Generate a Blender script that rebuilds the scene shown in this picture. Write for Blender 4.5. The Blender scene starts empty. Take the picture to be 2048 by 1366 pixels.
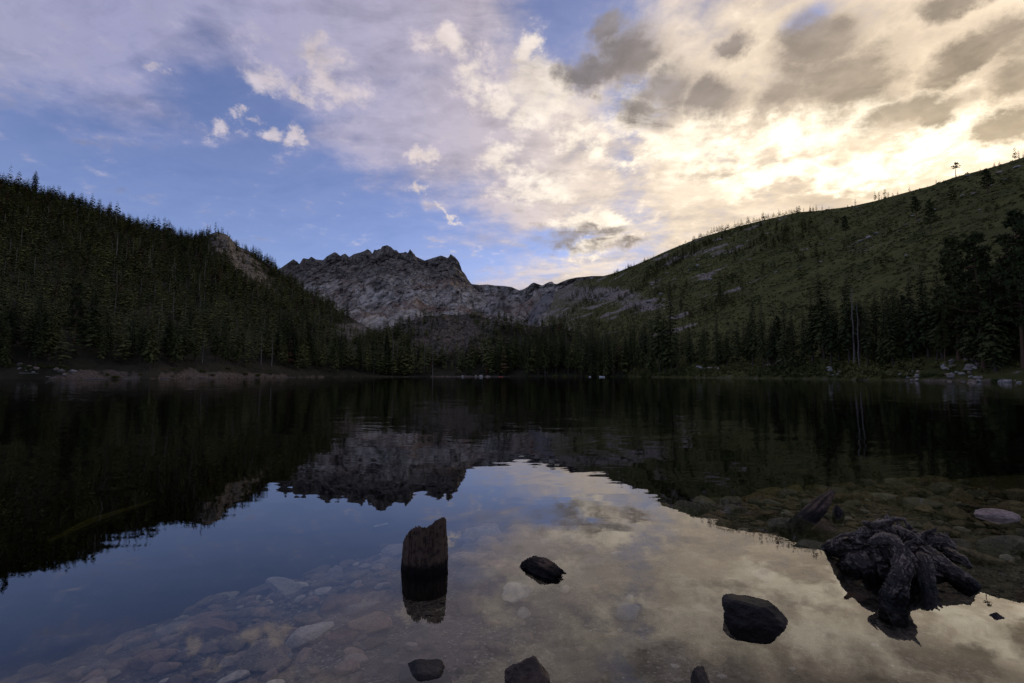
import bpy, bmesh, math, random
import numpy as np
from mathutils import Vector, Matrix, Euler

sc = bpy.context.scene
COL = sc.collection
R = math.radians
rng = np.random.default_rng(11)

# ---------------------------------------------------------------- camera
CAM_H = 1.3                       # metres above the lake
FPX = 910.0                       # focal length in pixels of a 2048 px wide frame
PITCH = math.atan(67.0 / FPX)     # horizon a little below the middle
cam_data = bpy.data.cameras.new('camera')
cam_data.sensor_width = 36.0
cam_data.lens = 36.0 * FPX / 2048.0
cam_data.clip_start = 0.05
cam_data.clip_end = 20000
cam = bpy.data.objects.new('camera', cam_data)
cam.location = (0, 0, CAM_H)
cam.rotation_euler = (math.pi / 2 + PITCH, 0, 0)
COL.objects.link(cam)
sc.camera = cam


def ray(x, y):
    """direction of a photo pixel (2048 x 1366), y forward = 1"""
    u = (x - 1024.0) / FPX
    v = (683.0 - y) / FPX
    up = v * math.cos(PITCH) + math.sin(PITCH)
    fw = math.cos(PITCH) - v * math.sin(PITCH)
    return np.array([u / fw, 1.0, up / fw])


def at(x, y, Y):
    """the point of that pixel at forward distance Y"""
    r = ray(x, y)
    return np.array([r[0] * Y, Y, CAM_H + r[2] * Y])


def on_z(x, y, z=0.0):
    """the point of that pixel on the level z (lake surface, lake bed)"""
    r = ray(x, y)
    t = (z - CAM_H) / r[2]
    return np.array([r[0] * t, t, z])


def unit(v):
    v = np.asarray(v, float)
    return v / np.linalg.norm(v)


# ---------------------------------------------------------------- node helper
class G:
    """tiny expression builder over a node tree"""
    def __init__(self, tree):
        self.t = tree
        tree.nodes.clear()

    def new(self, kind, **kw):
        n = self.t.nodes.new(kind)
        for k, v in kw.items():
            setattr(n, k, v)
        return n

    def put(self, sock, v):
        if v is None:
            return
        if isinstance(v, S):
            self.t.links.new(v.s, sock)
        elif isinstance(v, bpy.types.NodeSocket):
            self.t.links.new(v, sock)
        else:
            if hasattr(sock.default_value, '__len__') and not isinstance(v, (int, float)):
                v = list(v)
                if len(sock.default_value) == 4 and len(v) == 3:
                    v = v + [1.0]
            elif hasattr(sock.default_value, '__len__'):
                v = [v] * 3 + ([1.0] if len(sock.default_value) == 4 else [])
            sock.default_value = v

    def m(self, op, a, b=None, c=None, clamp=False):
        n = self.new('ShaderNodeMath', operation=op, use_clamp=clamp)
        for i, v in enumerate((a, b, c)):
            self.put(n.inputs[i], v)
        return S(self, n.outputs[0])

    def vm(self, op, a, b=None, out=0, scale=None):
        n = self.new('ShaderNodeVectorMath', operation=op)
        self.put(n.inputs[0], a)
        if b is not None:
            self.put(n.inputs[1], b)
        if scale is not None:
            self.put(n.inputs['Scale'], scale)
        return S(self, n.outputs['Value' if out == 'v' else 'Vector'])

    def noise(self, vec, scale, detail=4.0, rough=0.55, dist=0.0, color=False, lac=2.0, kind='FBM'):
        n = self.new('ShaderNodeTexNoise')
        n.noise_type = kind
        self.put(n.inputs['Vector'], vec)
        self.put(n.inputs['Scale'], scale)
        self.put(n.inputs['Detail'], detail)
        self.put(n.inputs['Roughness'], rough)
        self.put(n.inputs['Lacunarity'], lac)
        self.put(n.inputs['Distortion'], dist)
        return S(self, n.outputs['Color' if color else 0])

    def voro(self, vec, scale, feature='F1', color=False, rand=1.0):
        n = self.new('ShaderNodeTexVoronoi', feature=feature)
        self.put(n.inputs['Vector'], vec)
        self.put(n.inputs['Scale'], scale)
        self.put(n.inputs['Randomness'], rand)
        return S(self, n.outputs['Color' if color else 'Distance'])

    def step(self, v, lo, hi):
        """smooth step lo..hi -> 0..1"""
        n = self.new('ShaderNodeMapRange', interpolation_type='SMOOTHSTEP')
        self.put(n.inputs['Value'], v)
        self.put(n.inputs['From Min'], lo)
        self.put(n.inputs['From Max'], hi)
        return S(self, n.outputs['Result'])

    def lerp(self, v, lo, hi, a, b):
        n = self.new('ShaderNodeMapRange')
        self.put(n.inputs['Value'], v)
        for k, x in zip(('From Min', 'From Max', 'To Min', 'To Max'), (lo, hi, a, b)):
            self.put(n.inputs[k], x)
        return S(self, n.outputs['Result'])

    def ramp(self, v, stops, interp='LINEAR'):
        n = self.new('ShaderNodeValToRGB')
        n.color_ramp.interpolation = interp
        e = n.color_ramp.elements
        while len(e) < len(stops):
            e.new(0.5)
        for el, (p, c) in zip(e, stops):
            el.position = p
            el.color = tuple(c) + ((1.0,) if len(c) == 3 else ())
        self.put(n.inputs[0], v)
        return S(self, n.outputs[0])

    def mix(self, f, a, b, blend='MIX'):
        n = self.new('ShaderNodeMix', data_type='RGBA', blend_type=blend)
        n.clamp_factor = True
        self.put(n.inputs[0], f)
        self.put(n.inputs[6], a)
        self.put(n.inputs[7], b)
        return S(self, n.outputs[2])

    def mapping(self, vec, loc=(0, 0, 0), rot=(0, 0, 0), scale=(1, 1, 1), kind='POINT'):
        n = self.new('ShaderNodeMapping', vector_type=kind)
        self.put(n.inputs['Vector'], vec)
        n.inputs['Location'].default_value = loc
        n.inputs['Rotation'].default_value = rot
        n.inputs['Scale'].default_value = scale
        return S(self, n.outputs[0])

    def sep(self, v):
        n = self.new('ShaderNodeSeparateXYZ')
        self.put(n.inputs[0], v)
        return [S(self, o) for o in n.outputs]

    def xyz(self, x, y, z):
        n = self.new('ShaderNodeCombineXYZ')
        for i, v in enumerate((x, y, z)):
            self.put(n.inputs[i], v)
        return S(self, n.outputs[0])


class S:
    def __init__(self, g, s):
        self.g, self.s = g, s
    def __add__(self, o): return self.g.m('ADD', self, o)
    def __radd__(self, o): return self.g.m('ADD', self, o)
    def __sub__(self, o): return self.g.m('SUBTRACT', self, o)
    def __rsub__(self, o): return self.g.m('SUBTRACT', o, self)
    def __mul__(self, o): return self.g.m('MULTIPLY', self, o)
    def __rmul__(self, o): return self.g.m('MULTIPLY', self, o)
    def __truediv__(self, o): return self.g.m('DIVIDE', self, o)
    def __pow__(self, o): return self.g.m('POWER', self, o)
    def max(self, o): return self.g.m('MAXIMUM', self, o)
    def min(self, o): return self.g.m('MINIMUM', self, o)
    def clamp(self): return self.g.m('ADD', self, 0.0, clamp=True)


# ---------------------------------------------------------------- sky, sun, exposure
SUN_DIR = unit(ray(1900, 475))            # low behind the ridge
SUN_EL = math.asin(SUN_DIR[2])
SUN_AZ = math.atan2(SUN_DIR[0], SUN_DIR[1])

world = bpy.data.worlds.new('World')
sc.world = world
world.use_nodes = True
world.cycles.sampling_method = 'MANUAL'
world.cycles.sample_map_resolution = 512
g = G(world.node_tree)
tc = g.new('ShaderNodeTexCoord')
d = g.vm('NORMALIZE', tc.outputs['Generated'])
dx, dy, dz = g.sep(d)
sky = g.new('ShaderNodeTexSky', sky_type='NISHITA')
sky.sun_disc = False
sky.sun_elevation = SUN_EL
sky.sun_rotation = SUN_AZ
sky.altitude = 1700
sky.air_density = 1.0
sky.dust_density = 0.6
sky.ozone_density = 2.0
base = g.vm('SCALE', S(g, sky.outputs[0]), scale=0.13)
base = g.mix(1.0, base, (1.08, 1.0, 1.30), 'MULTIPLY')

cosang = g.vm('DOT_PRODUCT', d, tuple(SUN_DIR), out='v')
ang = g.m('ARCCOSINE', cosang.min(0.99999).max(-0.99999)) * (1 / math.pi)     # 0..1 = 0..180 degrees from the sun

# cloud sheet seen in perspective
k = g.m('DIVIDE', 1.0, g.m('ABSOLUTE', dz) + 0.20)
P = g.xyz(dx * k, dy * k, dz)
wn = g.noise(P, 2.0, 3, 0.55, color=True)
warpv = g.vm('SUBTRACT', wn, (0.5, 0.5, 0.5))
Pw = g.vm('ADD', P, g.vm('SCALE', warpv, scale=0.32))
n_big = g.noise(Pw, 1.1, 4, 0.55)
n_mid = g.noise(Pw, 4.0, 7, 0.60)
n_fine = g.noise(P, 13.0, 5, 0.62)
# streaked high cloud, drawn out along one wind direction
n_str = g.noise(g.mapping(Pw, rot=(0, 0, R(35)), scale=(1.0, 3.4, 1.0)), 2.2, 7, 0.62)

# azimuth / elevation of the direction, torn by two scales of turbulence
az = g.m('ARCTAN2', dx, dy)
el = g.m('ARCSINE', dz)
ae = g.xyz(az, el, 0.0)
t1 = g.vm('SUBTRACT', g.noise(d, 8.0, 6, 0.66, color=True), (0.5, 0.5, 0.5))
soft = g.vm('ADD', ae, g.vm('MULTIPLY', warpv, (0.10, 0.08, 0.0)))
torn = g.vm('ADD', ae, g.vm('MULTIPLY', t1, (0.24, 0.17, 0.0)))
mild = g.vm('ADD', ae, g.vm('MULTIPLY', t1, (0.14, 0.10, 0.0)))
ASP = {}


def blobs(spec, src, tag, base_aspect=2.0):
    """soft patches of sky round given directions: photo x, y and half width, half height in photo pixels"""
    acc = None
    for (x, y, w, h) in spec:
        c = unit(ray(x, y))
        a0, e0 = math.atan2(c[0], c[1]), math.asin(c[2])
        q = np.linalg.norm(ray(x, y)) * FPX
        asp = min((1.0, 1.6, 2.6, 4.0), key=lambda t: abs(math.log(t * h / w)))
        if (tag, asp) not in ASP:
            ASP[(tag, asp)] = g.vm('MULTIPLY', src, (1.0 / asp, 1.0, 0.0))
        r = math.sqrt(w * h / asp) / q
        dist = g.vm('DISTANCE', ASP[(tag, asp)], (a0 / asp, e0, 0.0), out='v')
        n = g.m('MULTIPLY_ADD', dist, -1.0 / r, 1.0)
        acc = n if acc is None else acc.max(n)
    return acc.max(0.0)


# 1 veil of high cloud: cream by the sun, lavender away from it
veil_col = g.ramp(ang, [
    (0.00, (0.94, 0.74, 0.50)), (0.08, (0.90, 0.72, 0.51)), (0.14, (0.86, 0.705, 0.53)), (0.20, (0.76, 0.64, 0.545)),
    (0.25, (0.57, 0.49, 0.50)), (0.32, (0.47, 0.42, 0.51)), (0.45, (0.40, 0.38, 0.54)), (0.60, (0.45, 0.405, 0.43)), (1.0, (0.47, 0.415, 0.41))])
veil_area = blobs([(1750, 300, 1000, 560), (700, -60, 1150, 380), (930, 250, 420, 240), (1080, 420, 260, 330), (100, 20, 600, 300)], soft, 's')
gap = blobs([(1120, 40, 270, 200), (1265, 225, 130, 70), (420, 430, 800, 230), (440, 200, 230, 90), (1600, 50, 70, 40), (930, 520, 260, 60), (1100, 500, 130, 50)], soft, 's')
high = g.step(dz, 0.5, 0.9)
veil = veil_area * 1.15 + (n_big - 0.5) * 1.4 + (n_mid - 0.5) * 2.0 + (n_fine - 0.5) * 1.0 + high * 0.3 - gap * 1.5 + 0.20
veil = g.lerp(g.step(veil, -0.35, 0.95), 0.0, 1.0, 0.20, 0.95)
veil = veil * g.lerp(ang, 0.20, 0.42, 1.0, 0.70)
light = (n_str - 0.5) * 1.7 + (n_mid - 0.5) * 1.1 + (n_fine - 0.5) * 0.8
veil_col = g.vm('SCALE', veil_col, scale=g.lerp(light, -0.5, 0.5, 0.62, 1.32))
col = g.mix(veil, base, veil_col)

# 2 small lit puffs
puff = blobs([(690, 165, 110, 60), (650, 120, 50, 40), (600, 178, 70, 26), (508, 262, 46, 30), (565, 262, 36, 34), (420, 252, 46, 30),
              (475, 228, 40, 24), (320, 122, 46, 20), (520, 150, 70, 44), (868, 390, 36, 22), (905, 425, 22, 14), (845, 325, 56, 20),
              (1000, 200, 90, 70), (1090, 185, 140, 80), (960, 130, 90, 50), (1050, 250, 100, 50), (900, 90, 110, 50), (1060, 95, 46, 46), (1148, 270, 70, 40), (1195, 292, 60, 58), (1262, 322, 56, 40),
              (1060, 365, 140, 60), (1120, 385, 60, 36), (1310, 215, 150, 90), (1000, 320, 70, 50), (1200, 455, 150, 50), (1160, 512, 70, 28),
              (1400, 290, 240, 80), (1640, 255, 280, 70), (1890, 205, 90, 60), (1820, 320, 260, 80), (1560, 345, 200, 60)], torn, 't')
puff_m = g.step(puff * 1.15 + (n_fine - 0.5) * 2.0 + (n_mid - 0.5) * 1.4, 0.12, 1.05)
puff_col = g.ramp(ang, [(0.0, (1.9, 1.66, 1.28)), (0.08, (1.5, 1.32, 1.02)), (0.15, (1.20, 1.05, 0.84)), (0.22, (0.96, 0.85, 0.73)), (0.32, (0.68, 0.59, 0.58)), (0.45, (0.46, 0.43, 0.53)), (1.0, (0.40, 0.38, 0.50))])
puff_col = g.vm('SCALE', puff_col, scale=g.lerp(n_fine, 0.3, 0.7, 0.80, 1.12))
col = g.mix(puff_m * 0.9, col, puff_col)

# 3 grey cloud bodies seen against the light
dark = blobs([(1270, 120, 150, 76), (1335, 190, 130, 90), (1190, 150, 120, 46), (1425, 200, 110, 70), (1460, 85, 60, 40), (1625, 95, 160, 100), (1690, 165, 170, 100),
              (1570, 190, 120, 66), (1790, 222, 160, 50), (1880, 212, 100, 42), (1960, 100, 150, 54), (2040, 165, 110, 56), (1900, 15, 130, 44), (2030, 250, 100, 36),
              (1230, 60, 70, 40), (2200, 60, 240, 100)], mild, 'm')
dark = dark.max(blobs([(1130, 492, 190, 30), (1210, 470, 120, 26), (1270, 500, 110, 18)], torn, 't') * 0.62)
dark_m = g.step(dark * 1.15 + (n_mid - 0.5) * 1.2 + (n_str - 0.5) * 1.4 + (n_fine - 0.5) * 0.6, 0.10, 0.80)
dark_col = g.ramp(ang, [(0.0, (0.62, 0.48, 0.30)), (0.07, (0.38, 0.305, 0.225)), (0.14, (0.25, 0.21, 0.185)), (0.26, (0.20, 0.185, 0.205)), (0.5, (0.16, 0.17, 0.25)), (1.0, (0.12, 0.14, 0.22))])
dark_col = g.vm('SCALE', dark_col, scale=g.lerp(n_mid + (n_fine - 0.5) * 0.4, 0.3, 0.7, 1.65, 0.65))
col = g.mix(dark_m * 0.93, col, dark_col)
# brightness of the veiled sun itself
glow = g.m('EXPONENT', ang * -22.0) * (1.0 - dark_m * 0.75)
col = g.vm('ADD', col, g.vm('SCALE', g.xyz(0.24, 0.185, 0.10), scale=glow))
# pale band low down
low = g.m('EXPONENT', g.m('ABSOLUTE', dz) * -10.0)
col = g.mix(low * 0.6, col, g.ramp(ang, [(0.0, (1.0, 0.82, 0.52)), (0.15, (0.86, 0.72, 0.50)), (0.24, (0.62, 0.56, 0.52)), (0.35, (0.30, 0.34, 0.48)), (0.6, (0.20, 0.26, 0.44)), (1.0, (0.2, 0.24, 0.4))]))
bg = g.new('ShaderNodeBackground')
g.put(bg.inputs['Color'], col)
bg.inputs['Strength'].default_value = 1.0
wo = g.new('ShaderNodeOutputWorld')
g.t.links.new(bg.outputs[0], wo.inputs['Surface'])

sun_data = bpy.data.lights.new('sun', 'SUN')
sun_data.energy = 0.5
sun_data.angle = R(8)
sun_data.color = (1.0, 0.84, 0.62)
sun = bpy.data.objects.new('sun', sun_data)
sun.rotation_euler = Vector(tuple(SUN_DIR)).to_track_quat('Z', 'Y').to_euler()
sun.location = (60, 60, 120)
COL.objects.link(sun)

vs = sc.view_settings
sc.display_settings.display_device = 'sRGB'
vs.view_transform = 'Standard'
vs.look = 'None'
vs.exposure = 0.15
vs.gamma = 1.0
vs.use_curve_mapping = False
sc.cycles.max_bounces = 6
sc.cycles.transparent_max_bounces = 16
sc.cycles.use_denoising = True


# ---------------------------------------------------------------- numpy noise
def _hash(ix, iy, iz):
    h = (ix.astype(np.int64) * 374761393 + iy.astype(np.int64) * 668265263 + iz.astype(np.int64) * 2147483647) & 0xFFFFFFFF
    h = ((h ^ (h >> 13)) * 1274126177) & 0xFFFFFFFF
    return h ^ (h >> 16)


_GR = np.array([(1, 1, 0), (-1, 1, 0), (1, -1, 0), (-1, -1, 0), (1, 0, 1), (-1, 0, 1), (1, 0, -1), (-1, 0, -1), (0, 1, 1), (0, -1, 1), (0, 1, -1), (0, -1, -1)], float)


def pn(p):
    """gradient noise, about -1..1"""
    p = np.asarray(p, float)
    i = np.floor(p).astype(np.int64)
    f = p - i
    w = f * f * f * (f * (f * 6 - 15) + 10)
    out = 0.0
    for a in (0, 1):
        wa = w[..., 0] if a else 1 - w[..., 0]
        for b in (0, 1):
            wb = w[..., 1] if b else 1 - w[..., 1]
            for c in (0, 1):
                wc = w[..., 2] if c else 1 - w[..., 2]
                gr = _GR[_hash(i[..., 0] + a, i[..., 1] + b, i[..., 2] + c) % 12]
                dv = f - np.array([a, b, c])
                out = out + wa * wb * wc * (gr * dv).sum(-1)
    return out


def fbm(p, octaves=5, gain=0.5, lac=2.03):
    p = np.asarray(p, float)
    a, s, t = 1.0, 0.0, 0.0
    for o in range(octaves):
        s = s + a * pn(p + o * 17.3)
        t += a
        a *= gain
        p = p * lac
    return s / t


def ridged(p, octaves=5, gain=0.55, lac=2.1):
    p = np.asarray(p, float)
    a, s, t = 1.0, 0.0, 0.0
    for o in range(octaves):
        s = s + a * (1 - 2 * np.abs(pn(p + o * 11.7)))
        t += a
        a *= gain
        p = p * lac
    return s / t


def sst(x, a, b):
    t = np.clip((x - a) / (b - a), 0, 1)
    return t * t * (3 - 2 * t)


# ---------------------------------------------------------------- object helpers
def mesh_np(name, V, F, mat=None, smooth=True, attrs=None):
    """mesh from numpy arrays; F is (n,3) or (n,4)"""
    V = np.ascontiguousarray(V, np.float32)
    F = np.ascontiguousarray(F, np.int32)
    me = bpy.data.meshes.new(name)
    k = F.shape[1]
    me.vertices.add(len(V))
    me.vertices.foreach_set('co', V.ravel())
    me.loops.add(F.size)
    me.loops.foreach_set('vertex_index', F.ravel())
    me.polygons.add(len(F))
    me.polygons.foreach_set('loop_start', np.arange(0, F.size, k, dtype=np.int32))
    me.polygons.foreach_set('loop_total', np.full(len(F), k, np.int32))
    me.polygons.foreach_set('use_smooth', np.full(len(F), smooth))
    for an, av in (attrs or {}).items():
        at_ = me.attributes.new(an, 'FLOAT', 'POINT')
        at_.data.foreach_set('value', np.ascontiguousarray(av, np.float32).ravel())
    me.update(calc_edges=True)
    me.validate()
    if mat:
        me.materials.append(mat)
    return me


def obj(name, me, parent=None, loc=None, rot=None, scale=None):
    o = bpy.data.objects.new(name, me)
    COL.objects.link(o)
    if parent is not None:
        o.parent = parent
    if loc is not None:
        o.location = tuple(float(v) for v in loc)
    if rot is not None:
        o.rotation_euler = rot
    if scale is not None:
        o.scale = scale if hasattr(scale, '__len__') else (scale,) * 3
    return o


def tag(o, label=None, cat=None, group=None, kind=None):
    if label:
        o['label'] = label
    if cat:
        o['category'] = cat
    if group:
        o['group'] = group
    if kind:
        o['kind'] = kind
    return o


def material(name, rough=0.85, spec=0.3):
    m = bpy.data.materials.new(name)
    m.use_nodes = True
    g = G(m.node_tree)
    b = g.new('ShaderNodeBsdfPrincipled')
    o = g.new('ShaderNodeOutputMaterial')
    g.t.links.new(b.outputs[0], o.inputs['Surface'])
    b.inputs['Roughness'].default_value = rough
    b.inputs['Specular IOR Level'].default_value = spec
    return m, g, b


def bump(g, b, height, dist, strength=1.0):
    n = g.new('ShaderNodeBump')
    n.inputs['Strength'].default_value = strength
    n.inputs['Distance'].default_value = dist
    g.put(n.inputs['Height'], height)
    g.t.links.new(n.outputs[0], b.inputs['Normal'])


def attr(g, name):
    n = g.new('ShaderNodeAttribute')
    n.attribute_name = name
    return S(g, n.outputs['Fac'])


def coords(g, kind='Object'):
    return S(g, g.new('ShaderNodeTexCoord').outputs[kind])


def randval(g):
    return S(g, g.new('ShaderNodeObjectInfo').outputs['Random'])


# ---------------------------------------------------------------- terrain materials
def mat_rock_mountain():
    m, g, b = material('mountain_rock', 0.95, 0.15)
    p = coords(g)
    n1 = g.noise(p, 0.0045, 6, 0.6)
    n2 = g.noise(g.mapping(p, rot=(0, R(25), 0), scale=(1, 0.5, 0.5)), 0.022, 8, 0.68)
    n3 = g.noise(g.mapping(p, scale=(1, 0.35, 0.35)), 0.06, 7, 0.7)
    hi = attr(g, 'cliff')
    joint = g.voro(g.mapping(p, rot=(0, R(12), 0), scale=(1, 0.18, 0.30)), 0.028, 'DISTANCE_TO_EDGE')
    c = g.ramp(n2, [(0.37, (0.085, 0.076, 0.066)), (0.45, (0.25, 0.228, 0.198)), (0.52, (0.40, 0.37, 0.325)), (0.59, (0.60, 0.56, 0.49))])
    c = g.mix(g.step(n1 + (n3 - 0.5) * 0.5, 0.50, 0.66) * 0.65, c, (0.30, 0.19, 0.13))
    c = g.mix(hi * 0.7, c, g.ramp(n3, [(0.40, (0.060, 0.052, 0.044)), (0.49, (0.170, 0.146, 0.120)), (0.60, (0.36, 0.31, 0.25))]))
    c = g.vm('SCALE', c, scale=g.lerp(hi, 0.0, 1.0, 1.22, 0.95) * g.lerp(g.step(joint, 0.0, 0.06), 0.0, 1.0, 0.62, 1.0))
    gr = attr(g, 'green')
    c = g.mix(g.step(gr + (n3 - 0.5) * 1.6 + (n2 - 0.5), 0.45, 0.75), c, (0.045, 0.055, 0.026))
    sc_ = attr(g, 'scree')
    c = g.mix(g.step(sc_ + (n3 - 0.5) * 0.6, 0.4, 0.6), c, g.ramp(n3, [(0.35, (0.27, 0.26, 0.25)), (0.65, (0.36, 0.345, 0.33))]))
    g.put(b.inputs['Base Color'], c)
    bump(g, b, n3 * 1.4 + g.voro(g.mapping(p, scale=(1, 1, 0.5)), 0.05) * 0.9 + n2 * 1.3 + g.step(joint, 0.0, 0.10) * 0.5, 32.0, 1.0)
    return m


def mat_hill(name, floor_a, floor_b, rock_a, rock_b, bank=((0.085, 0.066, 0.050), (0.19, 0.15, 0.115))):
    m, g, b = material(name, 0.95, 0.1)
    p = coords(g)
    n1 = g.noise(p, 0.05, 6, 0.6)
    n2 = g.noise(p, 0.35, 7, 0.65)
    n3 = g.noise(p, 1.6, 5, 0.6)
    c = g.ramp(n1 * 0.6 + n2 * 0.4, [(0.38, floor_a), (0.62, floor_b)])
    crack = g.voro(g.mapping(p, scale=(1, 1, 0.6)), 0.16, 'DISTANCE_TO_EDGE')
    rc = g.ramp(n2 * 0.6 + n3 * 0.4, [(0.32, tuple(0.45 * v for v in rock_a)), (0.46, rock_a), (0.62, rock_b)])
    rc = g.mix(g.step(crack, 0.0, 0.05), g.vm('SCALE', rc, scale=0.35), rc)
    c = g.mix(g.step(attr(g, 'rock') + (n2 - 0.5) * 1.3, 0.42, 0.62), c, rc)
    bk = g.ramp(n3, [(0.35, bank[0]), (0.65, bank[1])])
    c = g.mix(g.step(attr(g, 'bank') + (n2 - 0.5) * 1.1, 0.40, 0.62), c, bk)
    g.put(b.inputs['Base Color'], c)
    bump(g, b, n2 + n3 * 0.4 + g.step(crack, 0.0, 0.06) * 0.3 * attr(g, 'rock'), 1.6, 1.0)
    return m


# ---------------------------------------------------------------- terrain lofts
TERR = []


def curve(pts, n, params=None):
    pts = np.asarray(pts, float)
    if params is None:
        dd = np.r_[0, np.cumsum(np.linalg.norm(np.diff(pts, axis=0), axis=1))]
        params = dd / dd[-1]
    s = np.linspace(0, 1, n)
    return np.stack([np.interp(s, params, pts[:, i]) for i in range(pts.shape[1])], 1)


class Loft:
    """hillside between a foot curve and a traced crest, going on down the far side"""
    def __init__(self, name, foot, crest, nu, nv, profile, disp, back=0.6, nback=24, foot_par=None, crest_par=None, teeth=0):
        A = curve(foot, nu, foot_par)
        C = curve(crest, nu, crest_par)
        Cs = C.copy()
        if teeth:
            kk = np.exp(-np.linspace(-2.2, 2.2, 2 * teeth + 1) ** 2)
            kk /= kk.sum()
            for i in range(3):
                Cs[:, i] = np.convolve(np.pad(C[:, i], teeth, 'edge'), kk, 'valid')
        t = np.linspace(0, 1, nv) ** 0.9
        tb = 1 + np.linspace(0, 1, nback + 1)[1:] * back
        T = np.r_[t, tb]
        V = np.zeros((len(T), nu, 3))
        for j, tt in enumerate(T):
            V[j, :, :2] = A[:, :2] + (C[:, :2] - A[:, :2]) * tt
            if tt <= 1:
                wt = float(sst(np.array(tt), 0.80, 1.0)) if teeth else 1.0
                V[j, :, 2] = A[:, 2] + (Cs[:, 2] - A[:, 2]) * profile(tt) + (C[:, 2] - Cs[:, 2]) * wt
            else:
                q = (tt - 1) / back
                V[j, :, 2] = C[:, 2] + (-20 - C[:, 2]) * (q ** 1.2)
        self.T = T
        TT = np.repeat(T[:, None], nu, 1)
        SS = np.repeat(np.linspace(0, 1, nu)[None], len(T), 0)
        V = disp(V, TT, SS)
        self.V, self.TT, self.SS, self.name = V, TT, SS, name
        nr = len(T)
        idx = np.arange(nr * nu).reshape(nr, nu)
        self.F = np.stack([idx[:-1, :-1], idx[:-1, 1:], idx[1:, 1:], idx[1:, :-1]], -1).reshape(-1, 4)
        fa = self.V.reshape(-1, 3)[self.F]
        nrm = np.cross(fa[:, 2] - fa[:, 0], fa[:, 3] - fa[:, 1])
        if nrm[:, 2].mean() < 0:
            self.F = self.F[:, ::-1]
        TERR.append(self)

    def build(self, mat, attrs):
        me = mesh_np(self.name, self.V.reshape(-1, 3), self.F, mat, True, {k: v.reshape(-1) for k, v in attrs.items()})
        o = obj(self.name, me)
        o['kind'] = 'structure'
        self.bvh = mathutils_bvh(self.V.reshape(-1, 3), self.F)
        return o


def mathutils_bvh(V, F):
    from mathutils.bvhtree import BVHTree
    return BVHTree.FromPolygons([tuple(v) for v in V.tolist()], [tuple(f) for f in F.tolist()])


def ground(x, y, only=None):
    """height of the land under x, y and which hill it is"""
    best, who = -1e9, None
    for L in TERR:
        if only is not None and L is not only:
            continue
        h = L.bvh.ray_cast(Vector((x, y, 3000)), Vector((0, 0, -1)))
        if h[0] is not None and h[0].z > best:
            best, who = h[0].z, L
    return best, who


def pixel_of(P):
    P = np.atleast_2d(P)
    q = P - np.array([0, 0, CAM_H])
    cp, sp = math.cos(PITCH), math.sin(PITCH)
    fw = q[:, 1] * cp + q[:, 2] * sp
    up = -q[:, 1] * sp + q[:, 2] * cp
    fw = np.where(fw < 0.01, 0.01, fw)
    return np.stack([1024 + FPX * q[:, 0] / fw, 683 - FPX * up / fw, fw], 1)


# --- the big rock mountain and the saddle
crest_px = [(250, 640, 1900), (400, 600, 2000), (480, 570, 2100), (561, 536, 2200), (587, 518, 2200), (598, 529, 2180), (606, 516, 2200), (617, 518, 2200), (622, 513, 2200), (632, 519, 2200), (646, 520, 2200), (653, 513, 2200),
            (669, 504, 2200), (675, 507, 2200), (679, 514, 2190), (684, 509, 2200), (691, 507, 2200), (698, 514, 2190), (708, 508, 2200), (720, 505, 2200), (728, 502, 2200), (735, 498, 2210), (741, 502, 2200), (745, 508, 2200), (748, 499, 2200), (754, 500, 2200), (759, 497, 2200), (761, 500, 2200),
            (763, 493, 2210), (774, 490, 2220), (782, 494, 2210), (788, 500, 2200), (793, 500, 2200), (798, 506, 2200), (807, 505, 2200), (812, 503, 2200), (815, 507, 2200), (820, 498, 2200), (825, 504, 2200), (830, 512, 2200), (849, 521, 2180), (865, 516, 2150),
            (882, 511, 2150), (890, 514, 2150), (896, 516, 2150), (901, 508, 2150), (911, 515, 2150), (917, 525, 2140), (919, 536, 2130), (926, 544, 2110), (931, 553, 2100), (943, 568, 2060), (959, 570, 2000), (975, 569, 1960), (991, 571, 1930), (1008, 572, 1900),
            (1023, 574, 1850), (1039, 581, 1800), (1048, 578, 1750), (1056, 573, 1700), (1063, 567, 1680), (1068, 565, 1670), (1076, 568, 1660), (1085, 571, 1640), (1092, 567, 1620), (1098, 564, 1600), (1104, 563, 1600), (1108, 567, 1590), (1114, 568, 1580), (1125, 563, 1560), (1136, 559, 1540),
            (1152, 555, 1500), (1185, 552, 1450), (1250, 552, 1400), (1330, 560, 1350)]
crest = np.array([at(*c) for c in crest_px])
foot = np.array([(-620, 500, 20), (-420, 520, 20), (-300, 560, 24), (-200, 540, 24), (-120, 520, 26), (-40, 520, 28), (40, 540, 30), (110, 580, 34), (190, 640, 40), (300, 720, 50)])
fp = np.interp(np.linspace(0, 1, len(foot)), [0, 1], [0, 1])
cpar = (np.array([c[0] for c in crest_px], float) - 250) / (1330 - 250)


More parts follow.
